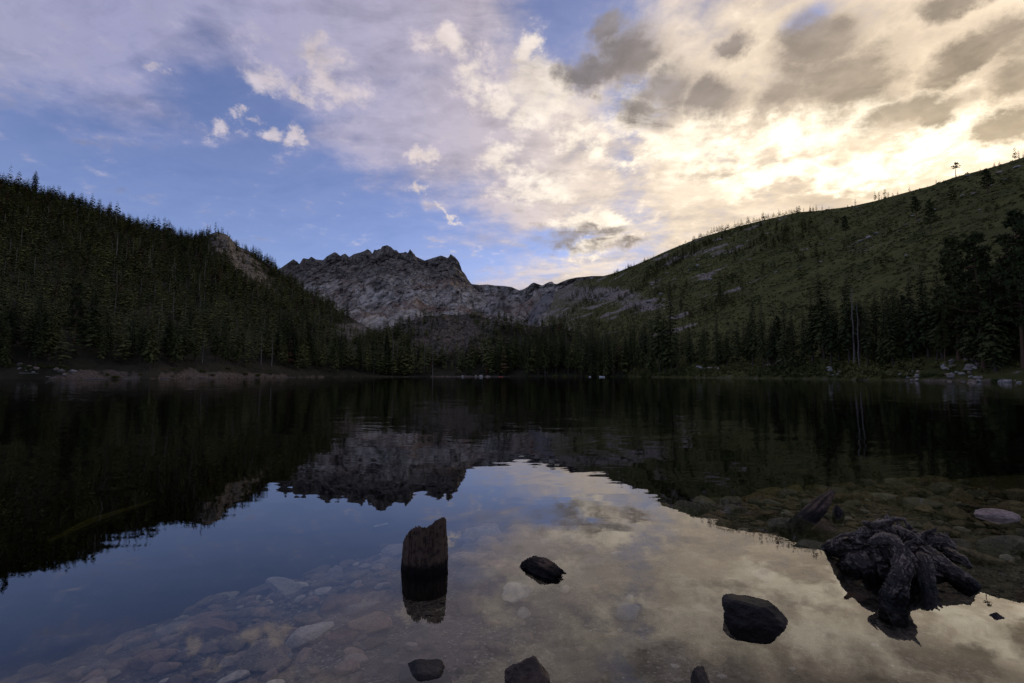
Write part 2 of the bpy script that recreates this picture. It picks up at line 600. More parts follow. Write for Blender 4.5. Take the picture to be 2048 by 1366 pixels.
def disp_mountain(V, T, S_):
    w = np.clip(T * 1.6, 0, 1) * np.clip((1 - T) * 4, 0, 1)
    w2 = np.clip(T * 2, 0, 1) * np.clip((1 - T) * 14 + 0.03, 0, 1)
    P = V.copy()
    P = P + np.stack([fbm(V / 300 + 1, 3), fbm(V / 300 + 51, 3), fbm(V / 300 + 91, 3)], -1) * 110
    Q = np.stack([P[..., 0] + 0.55 * P[..., 2], P[..., 1] * 0.55, P[..., 2] * 0.6 - 0.2 * P[..., 0]], -1)
    big = ridged(Q / 330 + 3.1, 5)
    G_ = np.stack([P[..., 0] + 0.35 * P[..., 2], P[..., 1] * 0.22, P[..., 2] * 0.22], -1)
    mid = ridged(G_ / 95 + 9.0, 5)
    fine = ridged(P / 34.0, 4)
    V = V.copy()
    V[..., 2] += w * (big * 85 - 42) + w2 * (mid * 40 - 16 + fine * 18)
    V[..., 1] += w2 * (mid * 60 + fine * 45) + w * big * 60
    V[..., 0] += w2 * fbm(P / 60, 4) * 30
    return V


mount = Loft('mountain', foot, crest, 560, 170, lambda t: 0.28 * t + 0.72 * t ** 2.1, disp_mountain, back=0.5, nback=16, crest_par=cpar, foot_par=fp, teeth=26)
px = pixel_of(mount.V.reshape(-1, 3)).reshape(mount.V.shape)
u_, v_ = px[..., 0], px[..., 1]
cliff = sst(mount.TT, 0.66, 0.86) * (1 - sst(u_, 930, 970))
green = (1 - sst(mount.TT, 0.12, 0.45)) * 0.5 + sst(u_, 1130, 1230) * 0.55 + 0.55 * np.exp(-(((u_ - 995) / 40) ** 2)) * sst(mount.TT, 0.93, 0.98) + 0.35 * sst(fbm(mount.V / 260 + 5, 3), 0.1, 0.5) * (1 - cliff)
scree = np.exp(-(((u_ - 1092 + (v_ - 600) * 0.75) / 15) ** 2)) * sst(v_, 572, 590)
mount_mat = mat_rock_mountain()
mount.build(mount_mat, {'cliff': cliff, 'green': np.clip(green, 0, 1), 'scree': scree})

# --- forested hill across the water
crest_px = [(-420, 190, 400), (-200, 268, 420), (0, 366, 450), (60, 384, 455), (150, 408, 470), (250, 444, 490), (330, 468, 505), (390, 480, 515), (415, 470, 520), (435, 463, 522), (455, 470, 525), (475, 492, 528), (500, 503, 530),
            (530, 524, 535), (560, 549, 535), (600, 573, 530), (640, 599, 515), (680, 623, 490), (720, 646, 460), (760, 668, 430), (800, 690, 400), (850, 714, 370), (900, 738, 350)]
crest = np.array([at(*c) for c in crest_px])
foot = np.array([at(x, 750, Y) * (1, 1, 0) + (0, 0, -1.5) for x, Y in [(-900, 70), (-500, 100), (-200, 122), (0, 136), (60, 138), (150, 141), (230, 150), (300, 152), (370, 166), (440, 178), (500, 196), (560, 214), (640, 240), (720, 264), (800, 284), (900, 300)]])
cpar = np.array([c[0] for c in crest_px], float)
cpar = (cpar - cpar[0]) / (cpar[-1] - cpar[0])
fpar = np.array([-420, -300, -120, 0, 60, 150, 230, 300, 370, 440, 500, 560, 640, 720, 800, 900], float)
fpar = (fpar + 420) / 1320


def prof_left(t):
    return 0.035 * (1 - math.exp(-t * 60)) + 0.965 * (0.72 * t + 0.28 * t * t)


def disp_left(V, T, S_):
    V = V.copy()
    w = np.clip(T * 12, 0, 1) * np.clip((1 - T) * 6, 0, 1)
    V[..., 2] += w * (fbm(V / 90.0 + 2, 4) * 9 + fbm(V / 22.0, 3) * 2.2)
    w1 = np.clip((1 - T) * 30, 0, 1)
    V[..., 0] += w1 * fbm(V / 18.0 + 5, 3) * 4
    V[..., 1] += w1 * fbm(V / 18.0 + 15, 3) * 4
    px_ = pixel_of(V.reshape(-1, 3)).reshape(V.shape)
    rk = np.exp(-(((px_[..., 0] - 470) / 60) ** 2)) * sst(T, 0.6, 0.8) * np.clip((1 - T) * 10, 0, 1)
    V[..., 2] += rk * ridged(V / 16.0, 4) * 6.5
    V[..., 1] += rk * ridged(V / 9.0 + 4, 4) * 4.0
    return V


left = Loft('forested_hill', foot, crest, 420, 170, prof_left, disp_left, back=0.7, crest_par=cpar, foot_par=fpar)
px = pixel_of(left.V.reshape(-1, 3)).reshape(left.V.shape)
u_, v_ = px[..., 0], px[..., 1]
left.rock = np.clip(np.exp(-(((u_ - 478 - (v_ - 520) * 0.65) / 36) ** 2)) * sst(left.TT, 0.58, 0.74) * (1 - sst(left.TT, 0.985, 1.0)) * (0.55 + 0.9 * sst(fbm(left.V / 13 + 2, 3), -0.2, 0.25))
                    + np.exp(-(((u_ - 700) / 42) ** 2) - (((v_ - 662) / 20) ** 2)) * 0.95 + np.exp(-(((u_ - 735) / 40) ** 2) - (((v_ - 705) / 12) ** 2)) * 0.6
                    + 0.25 * sst(fbm(left.V / 40 + 7, 3), 0.15, 0.5), 0, 1)
bank_h = np.interp(u_, [-300, 0, 60, 110, 190, 240, 300, 330, 380, 410, 470, 540, 620, 700], [0.6, 0.6, 1.2, 2.6, 4.0, 3.4, 1.6, 2.6, 4.4, 3.4, 2.6, 2.2, 1.4, 0.4])
left.bank = (1 - sst(left.V[..., 2] - bank_h, -1.2, 1.2)) * 0.62
left_mat = mat_hill('forest_floor', (0.026, 0.028, 0.015), (0.065, 0.056, 0.036), (0.15, 0.128, 0.100), (0.27, 0.235, 0.190))
left.build(left_mat, {'rock': left.rock, 'bank': left.bank})

# --- brushy slope towards the light
crest_px = [(2900, 60, 150), (2500, 150, 200), (2300, 222, 245), (2048, 314, 300), (1990, 333, 315), (1910, 354, 345), (1860, 372, 370), (1800, 388, 400), (1750, 402, 430), (1700, 413, 460), (1640, 421, 500), (1600, 424, 520), (1540, 437, 560),
            (1480, 452, 620), (1400, 475, 690), (1340, 499, 760), (1280, 526, 850), (1230, 546, 950), (1190, 556, 1050), (1150, 563, 1150), (1110, 585, 1200)]
crest = np.array([at(*c) for c in crest_px])
foot = np.array([(66, -25, -1.5), (74, 10, -1.5), (82, 45, -1.5), (85, 75, -1.5), (85, 100, -1.5), (88, 150, -1.5), (83, 205, -1.5), (79, 255, -1.5), (72, 296, -1.5), (70, 350, 6), (76, 450, 24), (84, 550, 46), (80, 700, 72), (70, 850, 92), (60, 960, 106)])
cpar = np.array([0, .07, .14, .24, .265, .305, .33, .365, .4, .43, .465, .49, .53, .575, .635, .69, .75, .81, .87, .93, 1])
fpar = np.array([0, .06, .13, .22, .28, .37, .45, .52, .585, .65, .73, .81, .88, .94, 1])


def disp_right(V, T, S_):
    V = V.copy()
    w = np.clip(T * 14, 0, 1) * np.clip((1 - T) * 8, 0, 1)
    V[..., 2] += w * (fbm(V / 70.0 + 1, 4) * 5.5 + fbm(V / 16.0, 4) * 1.6) + w * 0.5 * ridged(V / 6.0, 3)
    w1 = np.clip((1 - T) * 30, 0, 1)
    V[..., 0] += w1 * fbm(V / 14.0 + 5, 3) * 3
    return V


right = Loft('brushy_slope', foot, crest, 520, 190, lambda t: 0.02 * (1 - math.exp(-t * 50)) + 0.98 * (0.62 * t + 0.38 * t * t), disp_right, back=0.7, crest_par=cpar, foot_par=fpar)
px = pixel_of(right.V.reshape(-1, 3)).reshape(right.V.shape)
u_, v_ = px[..., 0], px[..., 1]
streakn = fbm(right.V / np.array([60, 60, 14]) + 3, 4)
right.rock = np.clip(sst(streakn, 0.12, 0.42) * (0.75 - 0.4 * sst(u_, 1500, 1800)) + (1 - sst(u_, 1130, 1270)) * 0.45
                     + 0.75 * np.exp(-(((u_ - 1225) / 70) ** 2) - (((v_ - 588) / 14) ** 2)) + 0.7 * np.exp(-(((u_ - 1290) / 60) ** 2) - (((v_ - 612) / 14) ** 2))
                     + 0.5 * np.exp(-(((u_ - 1400) / 110) ** 2) - (((v_ - 505 + (u_ - 1400) * 0.25) / 12) ** 2)), 0, 1)
right.bank = (1 - sst(right.V[..., 2] - 0.6 - 0.8 * fbm(right.V / 9, 2), -0.3, 0.8)) * 0.55
right_mat = mat_hill('brush_ground', (0.052, 0.060, 0.018), (0.118, 0.112, 0.036), (0.20, 0.165, 0.14), (0.36, 0.31, 0.275))
right.build(right_mat, {'rock': right.rock, 'bank': right.bank})

# --- rocky knoll at the head of the lake
crest_px = [(560, 745, 360), (640, 728, 380), (700, 708, 395), (750, 684, 410), (790, 662, 420), (815, 648, 425), (835, 640, 430), (860, 635, 432), (900, 634, 435), (935, 634, 435), (965, 639, 435), (1000, 645, 440), (1050, 650, 445), (1100, 656, 445), (1150, 668, 440), (1200, 684, 430), (1260, 706, 415), (1330, 730, 390), (1400, 748, 370)]
crest = np.array([at(*c) for c in crest_px])
foot = np.array([at(x, 750, Y) * (1, 1, 0) + (0, 0, -1.5) for x, Y in [(560, 260), (640, 268), (720, 280), (800, 292), (880, 300), (960, 306), (1040, 308), (1120, 304), (1200, 296), (1300, 282), (1400, 262)]])


def disp_knoll(V, T, S_):
    V = V.copy()
    w = np.clip(T * 8, 0, 1) * np.clip((1 - T) * 7, 0, 1)
    V[..., 2] += w * (ridged(V / 40.0 + 1, 4) * 9 - 3 + ridged(V / 13.0, 4) * 3.0)
    V[..., 1] += w * ridged(V * np.array([1, 1, .5]) / 24.0 + 1, 4) * 11
    return V


knoll = Loft('rocky_knoll', foot, crest, 300, 110, lambda t: 0.025 * (1 - math.exp(-t * 40)) + 0.975 * (0.5 * t + 0.5 * sst(t, 0.1, 0.95)), disp_knoll, back=1.0)
px = pixel_of(knoll.V.reshape(-1, 3)).reshape(knoll.V.shape)
u_, v_ = px[..., 0], px[..., 1]
knoll.rock = np.clip(np.exp(-(((u_ - 900) / 105) ** 2)) * sst(knoll.TT, 0.16, 0.45) * 0.9 + 0.6 * np.exp(-(((u_ - 1060) / 60) ** 2)) * sst(knoll.TT, 0.6, 0.8) + 0.3 * sst(fbm(knoll.V / 30, 3), 0.1, 0.4), 0, 1)
knoll.bank = (1 - sst(knoll.V[..., 2], 0.4, 1.4)) * 0.8 * np.exp(-(((u_ - 940) / 120) ** 2))
knoll_mat = mat_hill('knoll_ground', (0.022, 0.024, 0.013), (0.055, 0.048, 0.030), (0.095, 0.078, 0.058), (0.230, 0.190, 0.145))
knoll.build(knoll_mat, {'rock': knoll.rock, 'bank': knoll.bank})

# --- ground sheet to the horizon and the lake bed
DROP = np.array([(-2.9, -6.0), (-2.7, 0.0), (-2.45, 1.6), (-2.25, 2.4), (-1.75, 3.3), (-0.7, 4.5), (1.2, 5.4), (4.0, 6.6), (8.0, 8.0), (14.0, 9.0), (30.0, 8.0), (60.0, 4.0), (70.0, 0.0)])


def drop_dist(x, y):
    """signed metres past the edge where the shallows fall away"""
    x, y = np.asarray(x, float), np.asarray(y, float)
    best = np.full(x.shape, 1e9)
    sgn = np.ones(x.shape)
    for a, b in zip(DROP[:-1], DROP[1:]):
        dv = b - a
        L = (dv ** 2).sum()
        t = np.clip(((x - a[0]) * dv[0] + (y - a[1]) * dv[1]) / L, 0, 1)
        qx, qy = a[0] + t * dv[0], a[1] + t * dv[1]
        dd = np.hypot(x - qx, y - qy)
        side = (x - a[0]) * dv[1] - (y - a[1]) * dv[0]
        m = dd < best - 1e-9
        best = np.where(m, dd, best)
        sgn = np.where(m, np.where(side > 0, -1.0, 1.0), sgn)
    return best * sgn


def bed_z(x, y):
    x, y = np.asarray(x, float), np.asarray(y, float)
    dd = drop_dist(x, y)
    p = np.stack([x, y, np.zeros_like(x)], -1)
    shallow = -0.07 - 0.045 * np.clip(y - 1.0, 0, 20) - 0.012 * np.clip(x, -2, 2) * 0
    shore = np.clip(0.9 - y, 0, 60)
    z = shallow + shore * 0.16
    z = z - np.clip(dd + 0.4, 0, 4) ** 1.35 * 0.26 - np.clip(dd - 3, 0, 40) * 0.12
    z = z + fbm(p * 1.3, 4) * 0.035 + fbm(p * 6.0, 3) * 0.008
    return np.clip(z, -7, 4)


def graded(lo, a, b, hi, n1, n2, n3):
    q1 = np.linspace(0, 1, n1 + 1)[:-1]
    q3 = np.linspace(0, 1, n3 + 1)[1:]
    return np.r_[a - (a - lo) * (1 - q1) ** 2.5, np.linspace(a, b, n2), b + (hi - b) * q3 ** 2.5]


gx = graded(-330, -5, 10, 330, 36, 240, 44)
gy = graded(-120, 0.5, 11, 420, 20, 170, 50)
X, Y = np.meshgrid(gx, gy)
Z = bed_z(X, Y)
idx = np.arange(X.size).reshape(X.shape)
F = np.stack([idx[:-1, :-1], idx[:-1, 1:], idx[1:, 1:], idx[1:, :-1]], -1).reshape(-1, 4)
m, g, b = material('bed_gravel', 0.8, 0.3)
p = coords(g)
cell = g.voro(p, 70.0, color=True)
cell2 = g.voro(p, 24.0, color=True)
n = g.noise(p, 2.2, 5, 0.6)
c1 = g.ramp(g.sep(cell)[0], [(0.0, (0.030, 0.025, 0.022)), (0.55, (0.075, 0.062, 0.052)), (0.88, (0.14, 0.118, 0.098)), (1.0, (0.27, 0.245, 0.21))])
c2 = g.ramp(g.sep(cell2)[0], [(0.0, (0.030, 0.024, 0.020)), (0.7, (0.075, 0.058, 0.045)), (1.0, (0.14, 0.11, 0.088))])
c = g.mix(g.step(n, 0.42, 0.6), c1, c2)
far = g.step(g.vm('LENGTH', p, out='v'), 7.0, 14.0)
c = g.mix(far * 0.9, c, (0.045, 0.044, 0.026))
g.put(b.inputs['Base Color'], c)
bump(g, b, g.voro(p, 70.0) * -1.0 + n * 0.3, 0.008)
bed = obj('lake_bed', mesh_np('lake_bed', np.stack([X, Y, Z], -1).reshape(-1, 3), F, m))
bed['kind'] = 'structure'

m, g, b = material('far_ground', 0.95, 0.1)
g.put(b.inputs['Base Color'], g.ramp(g.noise(coords(g), 0.02, 5, 0.6), [(0.4, (0.03, 0.035, 0.018)), (0.6, (0.07, 0.062, 0.04))]))
q = 9000.0
far_ground = obj('ground', mesh_np('ground', np.array([(-q, -q, -9), (q, -q, -9), (q, q, -9), (-q, q, -9)]), np.array([(0, 1, 2, 3)]), m, False))
far_ground['kind'] = 'structure'

# --- water: a closed body with absorption, mirror by Fresnel on top
m = bpy.data.materials.new('lake_water')
m.use_nodes = True
g = G(m.node_tree)
p = coords(g)
px_, py_, pz_ = g.sep(p)
dist = g.vm('LENGTH', p, out='v')
w1 = g.vm('SUBTRACT', g.noise(g.mapping(p, rot=(0, 0, R(12)), scale=(0.55, 1.3, 1)), 1.1, 2, 0.5, color=True), (0.5, 0.5, 0.5))
w2 = g.vm('SUBTRACT', g.noise(g.mapping(p, rot=(0, 0, R(-18)), scale=(0.5, 1.5, 1)), 5.5, 2, 0.5, color=True), (0.5, 0.5, 0.5))
w3 = g.vm('SUBTRACT', g.noise(p, 0.05, 3, 0.5, color=True), (0.5, 0.5, 0.5))
calm = g.lerp(g.noise(p, 0.12, 3, 0.5), 0.35, 0.65, 0.5, 1.2)
amp1 = g.lerp(dist, 2.0, 12.0, 0.010, 0.055) * calm
amp2 = g.lerp(dist, 1.5, 14.0, 0.006, 0.055) * calm
nv = g.vm('ADD', g.vm('SCALE', w1, scale=amp1), g.vm('SCALE', w2, scale=amp2))
nx, ny, nz = g.sep(nv)
nrm = g.vm('NORMALIZE', g.xyz(nx, ny, 1.0))
geo = g.new('ShaderNodeNewGeometry')
cosi = g.m('ABSOLUTE', g.vm('DOT_PRODUCT', S(g, geo.outputs['Incoming']), nrm, out='v'))
fresnel = g.m('POWER', (1.0 - cosi).max(0.0), 3.4) * 0.98 + 0.02       # Schlick curve, the same from above and below
gl = g.new('ShaderNodeBsdfGlossy')
gl.inputs['Roughness'].default_value = 0.0
g.put(gl.inputs['Normal'], nrm)
tr = g.new('ShaderNodeBsdfTransparent')
mx = g.new('ShaderNodeMixShader')
g.put(mx.inputs[0], fresnel)
g.t.links.new(tr.outputs[0], mx.inputs[1])
g.t.links.new(gl.outputs[0], mx.inputs[2])
va = g.new('ShaderNodeVolumeAbsorption')
va.inputs['Color'].default_value = (0.62, 0.62, 0.36, 1)
va.inputs['Density'].default_value = 1.1
out = g.new('ShaderNodeOutputMaterial')
g.t.links.new(mx.outputs[0], out.inputs['Surface'])
g.t.links.new(va.outputs[0], out.inputs['Volume'])
x0, x1, y0, y1, zb = -420.0, 420.0, -60.0, 460.0, -8.5
V = np.array([(x0, y0, 0), (x1, y0, 0), (x1, y1, 0), (x0, y1, 0), (x0, y0, zb), (x1, y0, zb), (x1, y1, zb), (x0, y1, zb)])
F = np.array([(0, 1, 2, 3), (7, 6, 5, 4), (0, 4, 5, 1), (1, 5, 6, 2), (2, 6, 7, 3), (3, 7, 4, 0)])
lake = obj('lake_water', mesh_np('lake_water', V, F, m, False))
lake['kind'] = 'structure'


# ---------------------------------------------------------------- vegetation materials
def mat_needles(name, a, b_, by_attr=False):
    m, g, b = material(name, 0.75, 0.15)
    r = attr(g, 'tint') if by_attr else randval(g)
    n = g.noise(coords(g, 'Generated' if not by_attr else 'Object'), 9.0 if not by_attr else 0.4, 3, 0.6)
    c = g.mix(r, a, b_)
    c = g.vm('SCALE', c, scale=g.lerp(n, 0.3, 0.7, 0.65, 1.35))
    if by_attr:   # a few rust-brown dying trees
        c = g.mix(g.step(r, 0.955, 0.965), c, (0.085, 0.040, 0.022))
    g.put(b.inputs['Base Color'], c)
    return m


M_FIR = mat_needles('fir_needles', (0.024, 0.033, 0.011), (0.070, 0.080, 0.024))
M_PINE = mat_needles('pine_needles', (0.028, 0.036, 0.012), (0.064, 0.072, 0.022))
M_FOREST = mat_needles('forest_needles', (0.042, 0.056, 0.018), (0.150, 0.155, 0.046), True)
M_LEAF = mat_needles('willow_leaves', (0.060, 0.078, 0.022), (0.125, 0.125, 0.036))
M_BRUSH = mat_needles('brush_leaves', (0.052, 0.062, 0.018), (0.132, 0.125, 0.038), True)


def mat_bark(name, a, b_):
    m, g, b = material(name, 0.9, 0.2)
    p = coords(g)
    n = g.noise(g.mapping(p, scale=(6, 6, 0.8)), 4.0, 5, 0.65)
    g.put(b.inputs['Base Color'], g.mix(n, a, b_))
    bump(g, b, n, 0.05)
    return m


M_BARK = mat_bark('bark', (0.030, 0.024, 0.019), (0.085, 0.066, 0.052))
M_BARKRED = mat_bark('red_bark', (0.055, 0.034, 0.022), (0.135, 0.080, 0.050))
M_SNAG = mat_bark('weathered_wood', (0.09, 0.08, 0.07), (0.22, 0.20, 0.175))
M_TRUNKS = M_BARK


# ---------------------------------------------------------------- conifer shapes (unit height 1)
def tube(path, rad, n=7, cap=True):
    path = np.asarray(path, float)
    rad = np.asarray(rad, float)
    tan = np.gradient(path, axis=0)
    tan /= np.linalg.norm(tan, axis=1)[:, None] + 1e-12
    ref = np.array([0.0, 0, 1]) if abs(tan[0, 2]) < 0.9 else np.array([1.0, 0, 0])
    V = []
    for pnt, t, r in zip(path, tan, rad):
        a = np.cross(t, ref)
        a /= np.linalg.norm(a) + 1e-12
        b = np.cross(t, a)
        th = np.linspace(0, 2 * math.pi, n, endpoint=False)
        V.append(pnt + r * (np.cos(th)[:, None] * a + np.sin(th)[:, None] * b))
    V = np.concatenate(V)
    F = []
    for i in range(len(path) - 1):
        for j in range(n):
            k = (j + 1) % n
            F += [(i * n + j, i * n + k, (i + 1) * n + k), (i * n + j, (i + 1) * n + k, (i + 1) * n + j)]
    if cap:
        V = np.r_[V, path[-1:] + tan[-1:] * rad[-1] * 0.3]
        c = len(V) - 1
        o = (len(path) - 1) * n
        F += [(o + j, o + (j + 1) % n, c) for j in range(n)]
    return V, np.array(F, int)


def joinm(parts):
    V, F, o = [], [], 0
    for v, f in parts:
        V.append(v)
        F.append(f + o)
        o += len(v)
    return np.concatenate(V), np.concatenate(F)


def branch_sprays(r, base, az, L, rise, droop, segs, wid, tris):
    """one bough as overlapping ragged needle sprays"""
    dirh = np.array([math.cos(az), math.sin(az), 0])
    side = np.array([-math.sin(az), math.cos(az), 0])
    def pt(q):
        return base + dirh * L * q + np.array([0, 0, L * (rise * q - droop * q * q)])
    for k in range(segs):
        q0 = 0.12 + 0.88 * k / segs
        q1 = min(1.0, q0 + 1.25 / segs)
        w = wid * L * (1 - 0.55 * q0) * r.uniform(0.7, 1.25)
        p0, p1 = pt(q0), pt(q1)
        for sg in (-1, 1):
            tip = p0 + (p1 - p0) * r.uniform(0.55, 1.1) + side * sg * w + np.array([0, 0, -w * r.uniform(0.15, 0.55)])
            tris.append((p0 + np.array([0, 0, w * 0.12]), p1, tip))
    p0, p1 = pt(0.8), pt(1.0)
    w = wid * L * 0.3
    tris.append((p0 - side * w, p0 + side * w, p1 + (p1 - p0) * 0.5))


def conifer(seed, whorls, per, segs, radius, crown0, power=0.85, wid=0.34, irregular=0.25, rise=0.15, droop=0.5, sparse=0.0, lean=0.0, flat_top=False):
    r = np.random.default_rng(seed)
    tris = []
    zs = crown0 + (1 - crown0) * np.linspace(0, 0.985, whorls) ** 0.95
    for z in zs:
        q = (z - crown0) / (1 - crown0)
        env = (1 - q) ** power * min(1, 0.45 + q * 4.0)
        if flat_top:
            env = 0.5 + 0.5 * math.sin(q * 2.6)
        if r.random() < sparse:
            continue
        n = per if q < 0.85 else max(3, per - 1)
        a0 = r.uniform(0, 7)
        for j in range(n):
            if r.random() < sparse * 0.6:
                continue
            L = radius * env * r.uniform(1 - irregular, 1 + irregular) + 0.008
            zz = z + r.uniform(-0.5, 0.5) / whorls
            branch_sprays(r, np.array([lean * zz, 0, zz]), a0 + j * 2 * math.pi / n + r.uniform(-0.35, 0.35), L, rise + (0.5 * q), droop * r.uniform(0.7, 1.3), segs, wid, tris)
    T = np.array(tris)
    V = T.reshape(-1, 3)
    F = np.arange(len(V)).reshape(-1, 3)
    return V, F


def trunk_mesh(seed, r0, h=0.97, n=7, lean=0.0, wob=0.004, segs=8):
    r = np.random.default_rng(seed)
    z = np.linspace(-0.02, h, segs)
    path = np.stack([lean * z + r.normal(0, wob, segs), r.normal(0, wob, segs), z], 1)
    return tube(path, r0 * (1 - z / h * 0.92) * (1 + 0.5 * np.exp(-np.clip(z, 0, 1) * 40)), n)


def pine_clumps(seed, nb, radius, crown0, top=1.0):
    """open pine: separate limbs, each ending in tufts"""
    r = np.random.default_rng(seed)
    tris, limbs = [], []
    for i in range(nb):
        q = (i + r.uniform(0, 1)) / nb
        z = crown0 + (top - crown0) * q
        L = radius * (1 - q) ** 0.55 * r.uniform(0.55, 1.2) * min(1, 0.6 + q * 3) + 0.015
        az = r.uniform(0, 2 * math.pi)
        d = np.array([math.cos(az), math.sin(az), 0])
        tip = np.array([0, 0, z]) + d * L + np.array([0, 0, L * r.uniform(-0.15, 0.45)])
        limbs.append(tube(np.array([(0, 0, z), (d * L * 0.5 + np.array([0, 0, z + L * 0.05])), tip]), [0.006, 0.0035, 0.0015], 4))
        for c in range(r.integers(5, 9)):
            f = r.uniform(0.35, 1.05)
            ctr = np.array([0, 0, z]) * (1 - f) + tip * f + r.normal(0, 0.1 * L + 0.006, 3) * (1, 1, 0.5)
            s = r.uniform(0.014, 0.030)
            for k in range(9):
                a = unit(r.normal(0, 1, 3) + (0, 0, 0.5))
                bq = unit(np.cross(a, r.normal(0, 1, 3)))
                tris.append((ctr - bq * s * 0.45, ctr + bq * s * 0.45, ctr + a * s * 1.5))
    T = np.array(tris)
    V = T.reshape(-1, 3)
    return (V, np.arange(len(V)).reshape(-1, 3)), joinm(limbs)


PROTO = {}


def proto(kind, crown, trunk, cm, tm):
    c = mesh_np(kind + '_crown', crown[0], crown[1], cm, False)
    t = mesh_np(kind + '_trunk', trunk[0], trunk[1], tm, True)
    PROTO.setdefault(kind, []).append((c, t))


for s_ in range(5):
    rr = 0.115 + 0.02 * (s_ % 3)
    proto('fir', conifer(20 + s_, 44, 6, 4, rr, 0.05 + 0.035 * s_, irregular=0.30, power=0.8), trunk_mesh(30 + s_, 0.014), M_FIR, M_BARK)
for s_ in range(4):
    proto('slim', conifer(40 + s_, 40, 6, 3, 0.088 + 0.012 * s_, 0.08 + 0.06 * s_, irregular=0.4, power=0.62, sparse=0.06), trunk_mesh(50 + s_, 0.012), M_FIR, M_BARK)
for s_ in range(4):
    (cv, lv) = pine_clumps(60 + s_, 62, 0.17, 0.26 + 0.05 * s_)
    proto('pine', cv, joinm([trunk_mesh(70 + s_, 0.015, wob=0.006), lv]), M_PINE, M_BARKRED)
(cv, lv) = pine_clumps(81, 26, 0.22, 0.66)
proto('flat_pine', cv, joinm([trunk_mesh(80, 0.026, wob=0.008), lv]), M_PINE, M_BARKRED)


def snag_mesh(seed, twigs=14):
    r = np.random.default_rng(seed)
    z = np.linspace(-0.02, 1, 9)
    path = np.stack([r.normal(0, 0.005, 9), r.normal(0, 0.005, 9), z], 1)
    tr = tube(path, 0.014 * (1 - z * 0.86), 6)
    br = []
    for i in range(twigs):
        zz = r.uniform(0.3, 0.97)
        a = r.uniform(0, 7)
        L = r.uniform(0.02, 0.08) * (1.2 - zz)
        d = np.array([math.cos(a), math.sin(a), r.uniform(-0.4, 0.2)])
        br.append(tube(np.array([(0, 0, zz), np.array([0, 0, zz]) + d * L * 0.5, np.array([0, 0, zz - L * 0.2]) + d * L]), [0.0035, 0.0025, 0.001], 4))
    return tr, joinm(br)


for s_ in range(3):
    a_, b_ = snag_mesh(90 + s_)
    proto('snag', b_, a_, M_SNAG, M_SNAG)

# light trees for the mass of the forest
LOW = [conifer(100 + i, 12, 4, 2, 0.115 + 0.03 * (i % 3), 0.06 + 0.05 * i, wid=0.46, irregular=0.35, power=0.75) for i in range(5)]
LOWSNAG = [tube(np.array([(0, 0, -0.02), (0.004, 0, 0.5), (0, 0.004, 1)]), [0.016, 0.011, 0.003], 4) for i in range(1)]
MID = [conifer(140 + i, 12, 4, 1, 0.115 + 0.025 * (i % 3), 0.04 + 0.04 * i, wid=0.75, irregular=0.4, power=0.7) for i in range(5)]
FAR = [conifer(120 + i, 7, 3, 1, 0.13, 0.05, wid=0.6, irregular=0.3, power=0.75) for i in range(3)]

# ---------------------------------------------------------------- where trees stand
CAND = []       # (x, y, z, height, kind, region)
trng = np.random.default_rng(5)


def sample_loft(L, n, trange, srange=(0.02, 0.98)):
    """points spread over a hillside by its ground area"""
    nv = int(np.searchsorted(L.T, 1.0)) + 1
    V = L.V[:nv]
    A = np.linalg.norm(np.cross(V[1:, :-1] - V[:-1, :-1], V[:-1, 1:] - V[:-1, :-1]), axis=-1)
    T0, S0 = L.TT[:nv][:-1, :-1], L.SS[:nv][:-1, :-1]
    A = A * ((T0 >= trange[0]) & (T0 <= trange[1]) & (S0 >= srange[0]) & (S0 <= srange[1]))
    c = np.cumsum(A.ravel())
    k = np.searchsorted(c, trng.random(n) * c[-1])
    j, i = np.unravel_index(np.minimum(k, A.size - 1), A.shape)
    fu, fv = trng.random(n)[:, None], trng.random(n)[:, None]
    P = V[j, i] * (1 - fu) * (1 - fv) + V[j, i + 1] * fu * (1 - fv) + V[j + 1, i] * (1 - fu) * fv + V[j + 1, i + 1] * fu * fv
    return P, j, i


# forested hill
P, j, i = sample_loft(left, 8200, (0.003, 0.999))
rk, bk, tt = left.rock[j, i], left.bank[j, i], left.TT[j, i]
keep = (trng.random(len(P)) > rk * 1.5 * sst(fbm(P / 14 + 8, 2), -0.35, 0.05)) & (trng.random(len(P)) > bk * 1.3) & (P[:, 2] > 0.6)
pxl = pixel_of(P)
keep &= (pxl[:, 0] > -160)
P, tt, rk = P[keep], tt[keep], rk[keep]
h = 7.5 + 8.5 * trng.random(len(P)) ** 1.4 + 5.0 * np.exp(-tt * 14) + np.where(trng.random(len(P)) < 0.06, 4, 0)
h *= np.where(rk > 0.3, 0.6, 1.0)
for k_ in range(len(P)):
    r_ = trng.random()
    kind = 'snag' if r_ < 0.04 else ('slim' if r_ < 0.45 else ('pine' if r_ < 0.50 else 'fir'))
    CAND.append((*P[k_], h[k_], kind, 'hill' if tt[k_] < 0.93 else 'hillcrest'))
# a dense fringe along its crest
for x_ in np.arange(-40, 425, 2.4):
    Yc = np.interp(x_, [0, 250, 430, 560], [450, 490, 522, 535]) - trng.uniform(1, 16)
    w_ = at(x_, 400, Yc)
    z_, who = ground(w_[0], w_[1], left)
    CAND.append((w_[0], w_[1], z_ - 0.3, trng.uniform(7, 14), 'fir' if trng.random() < 0.6 else 'slim', 'hill'))
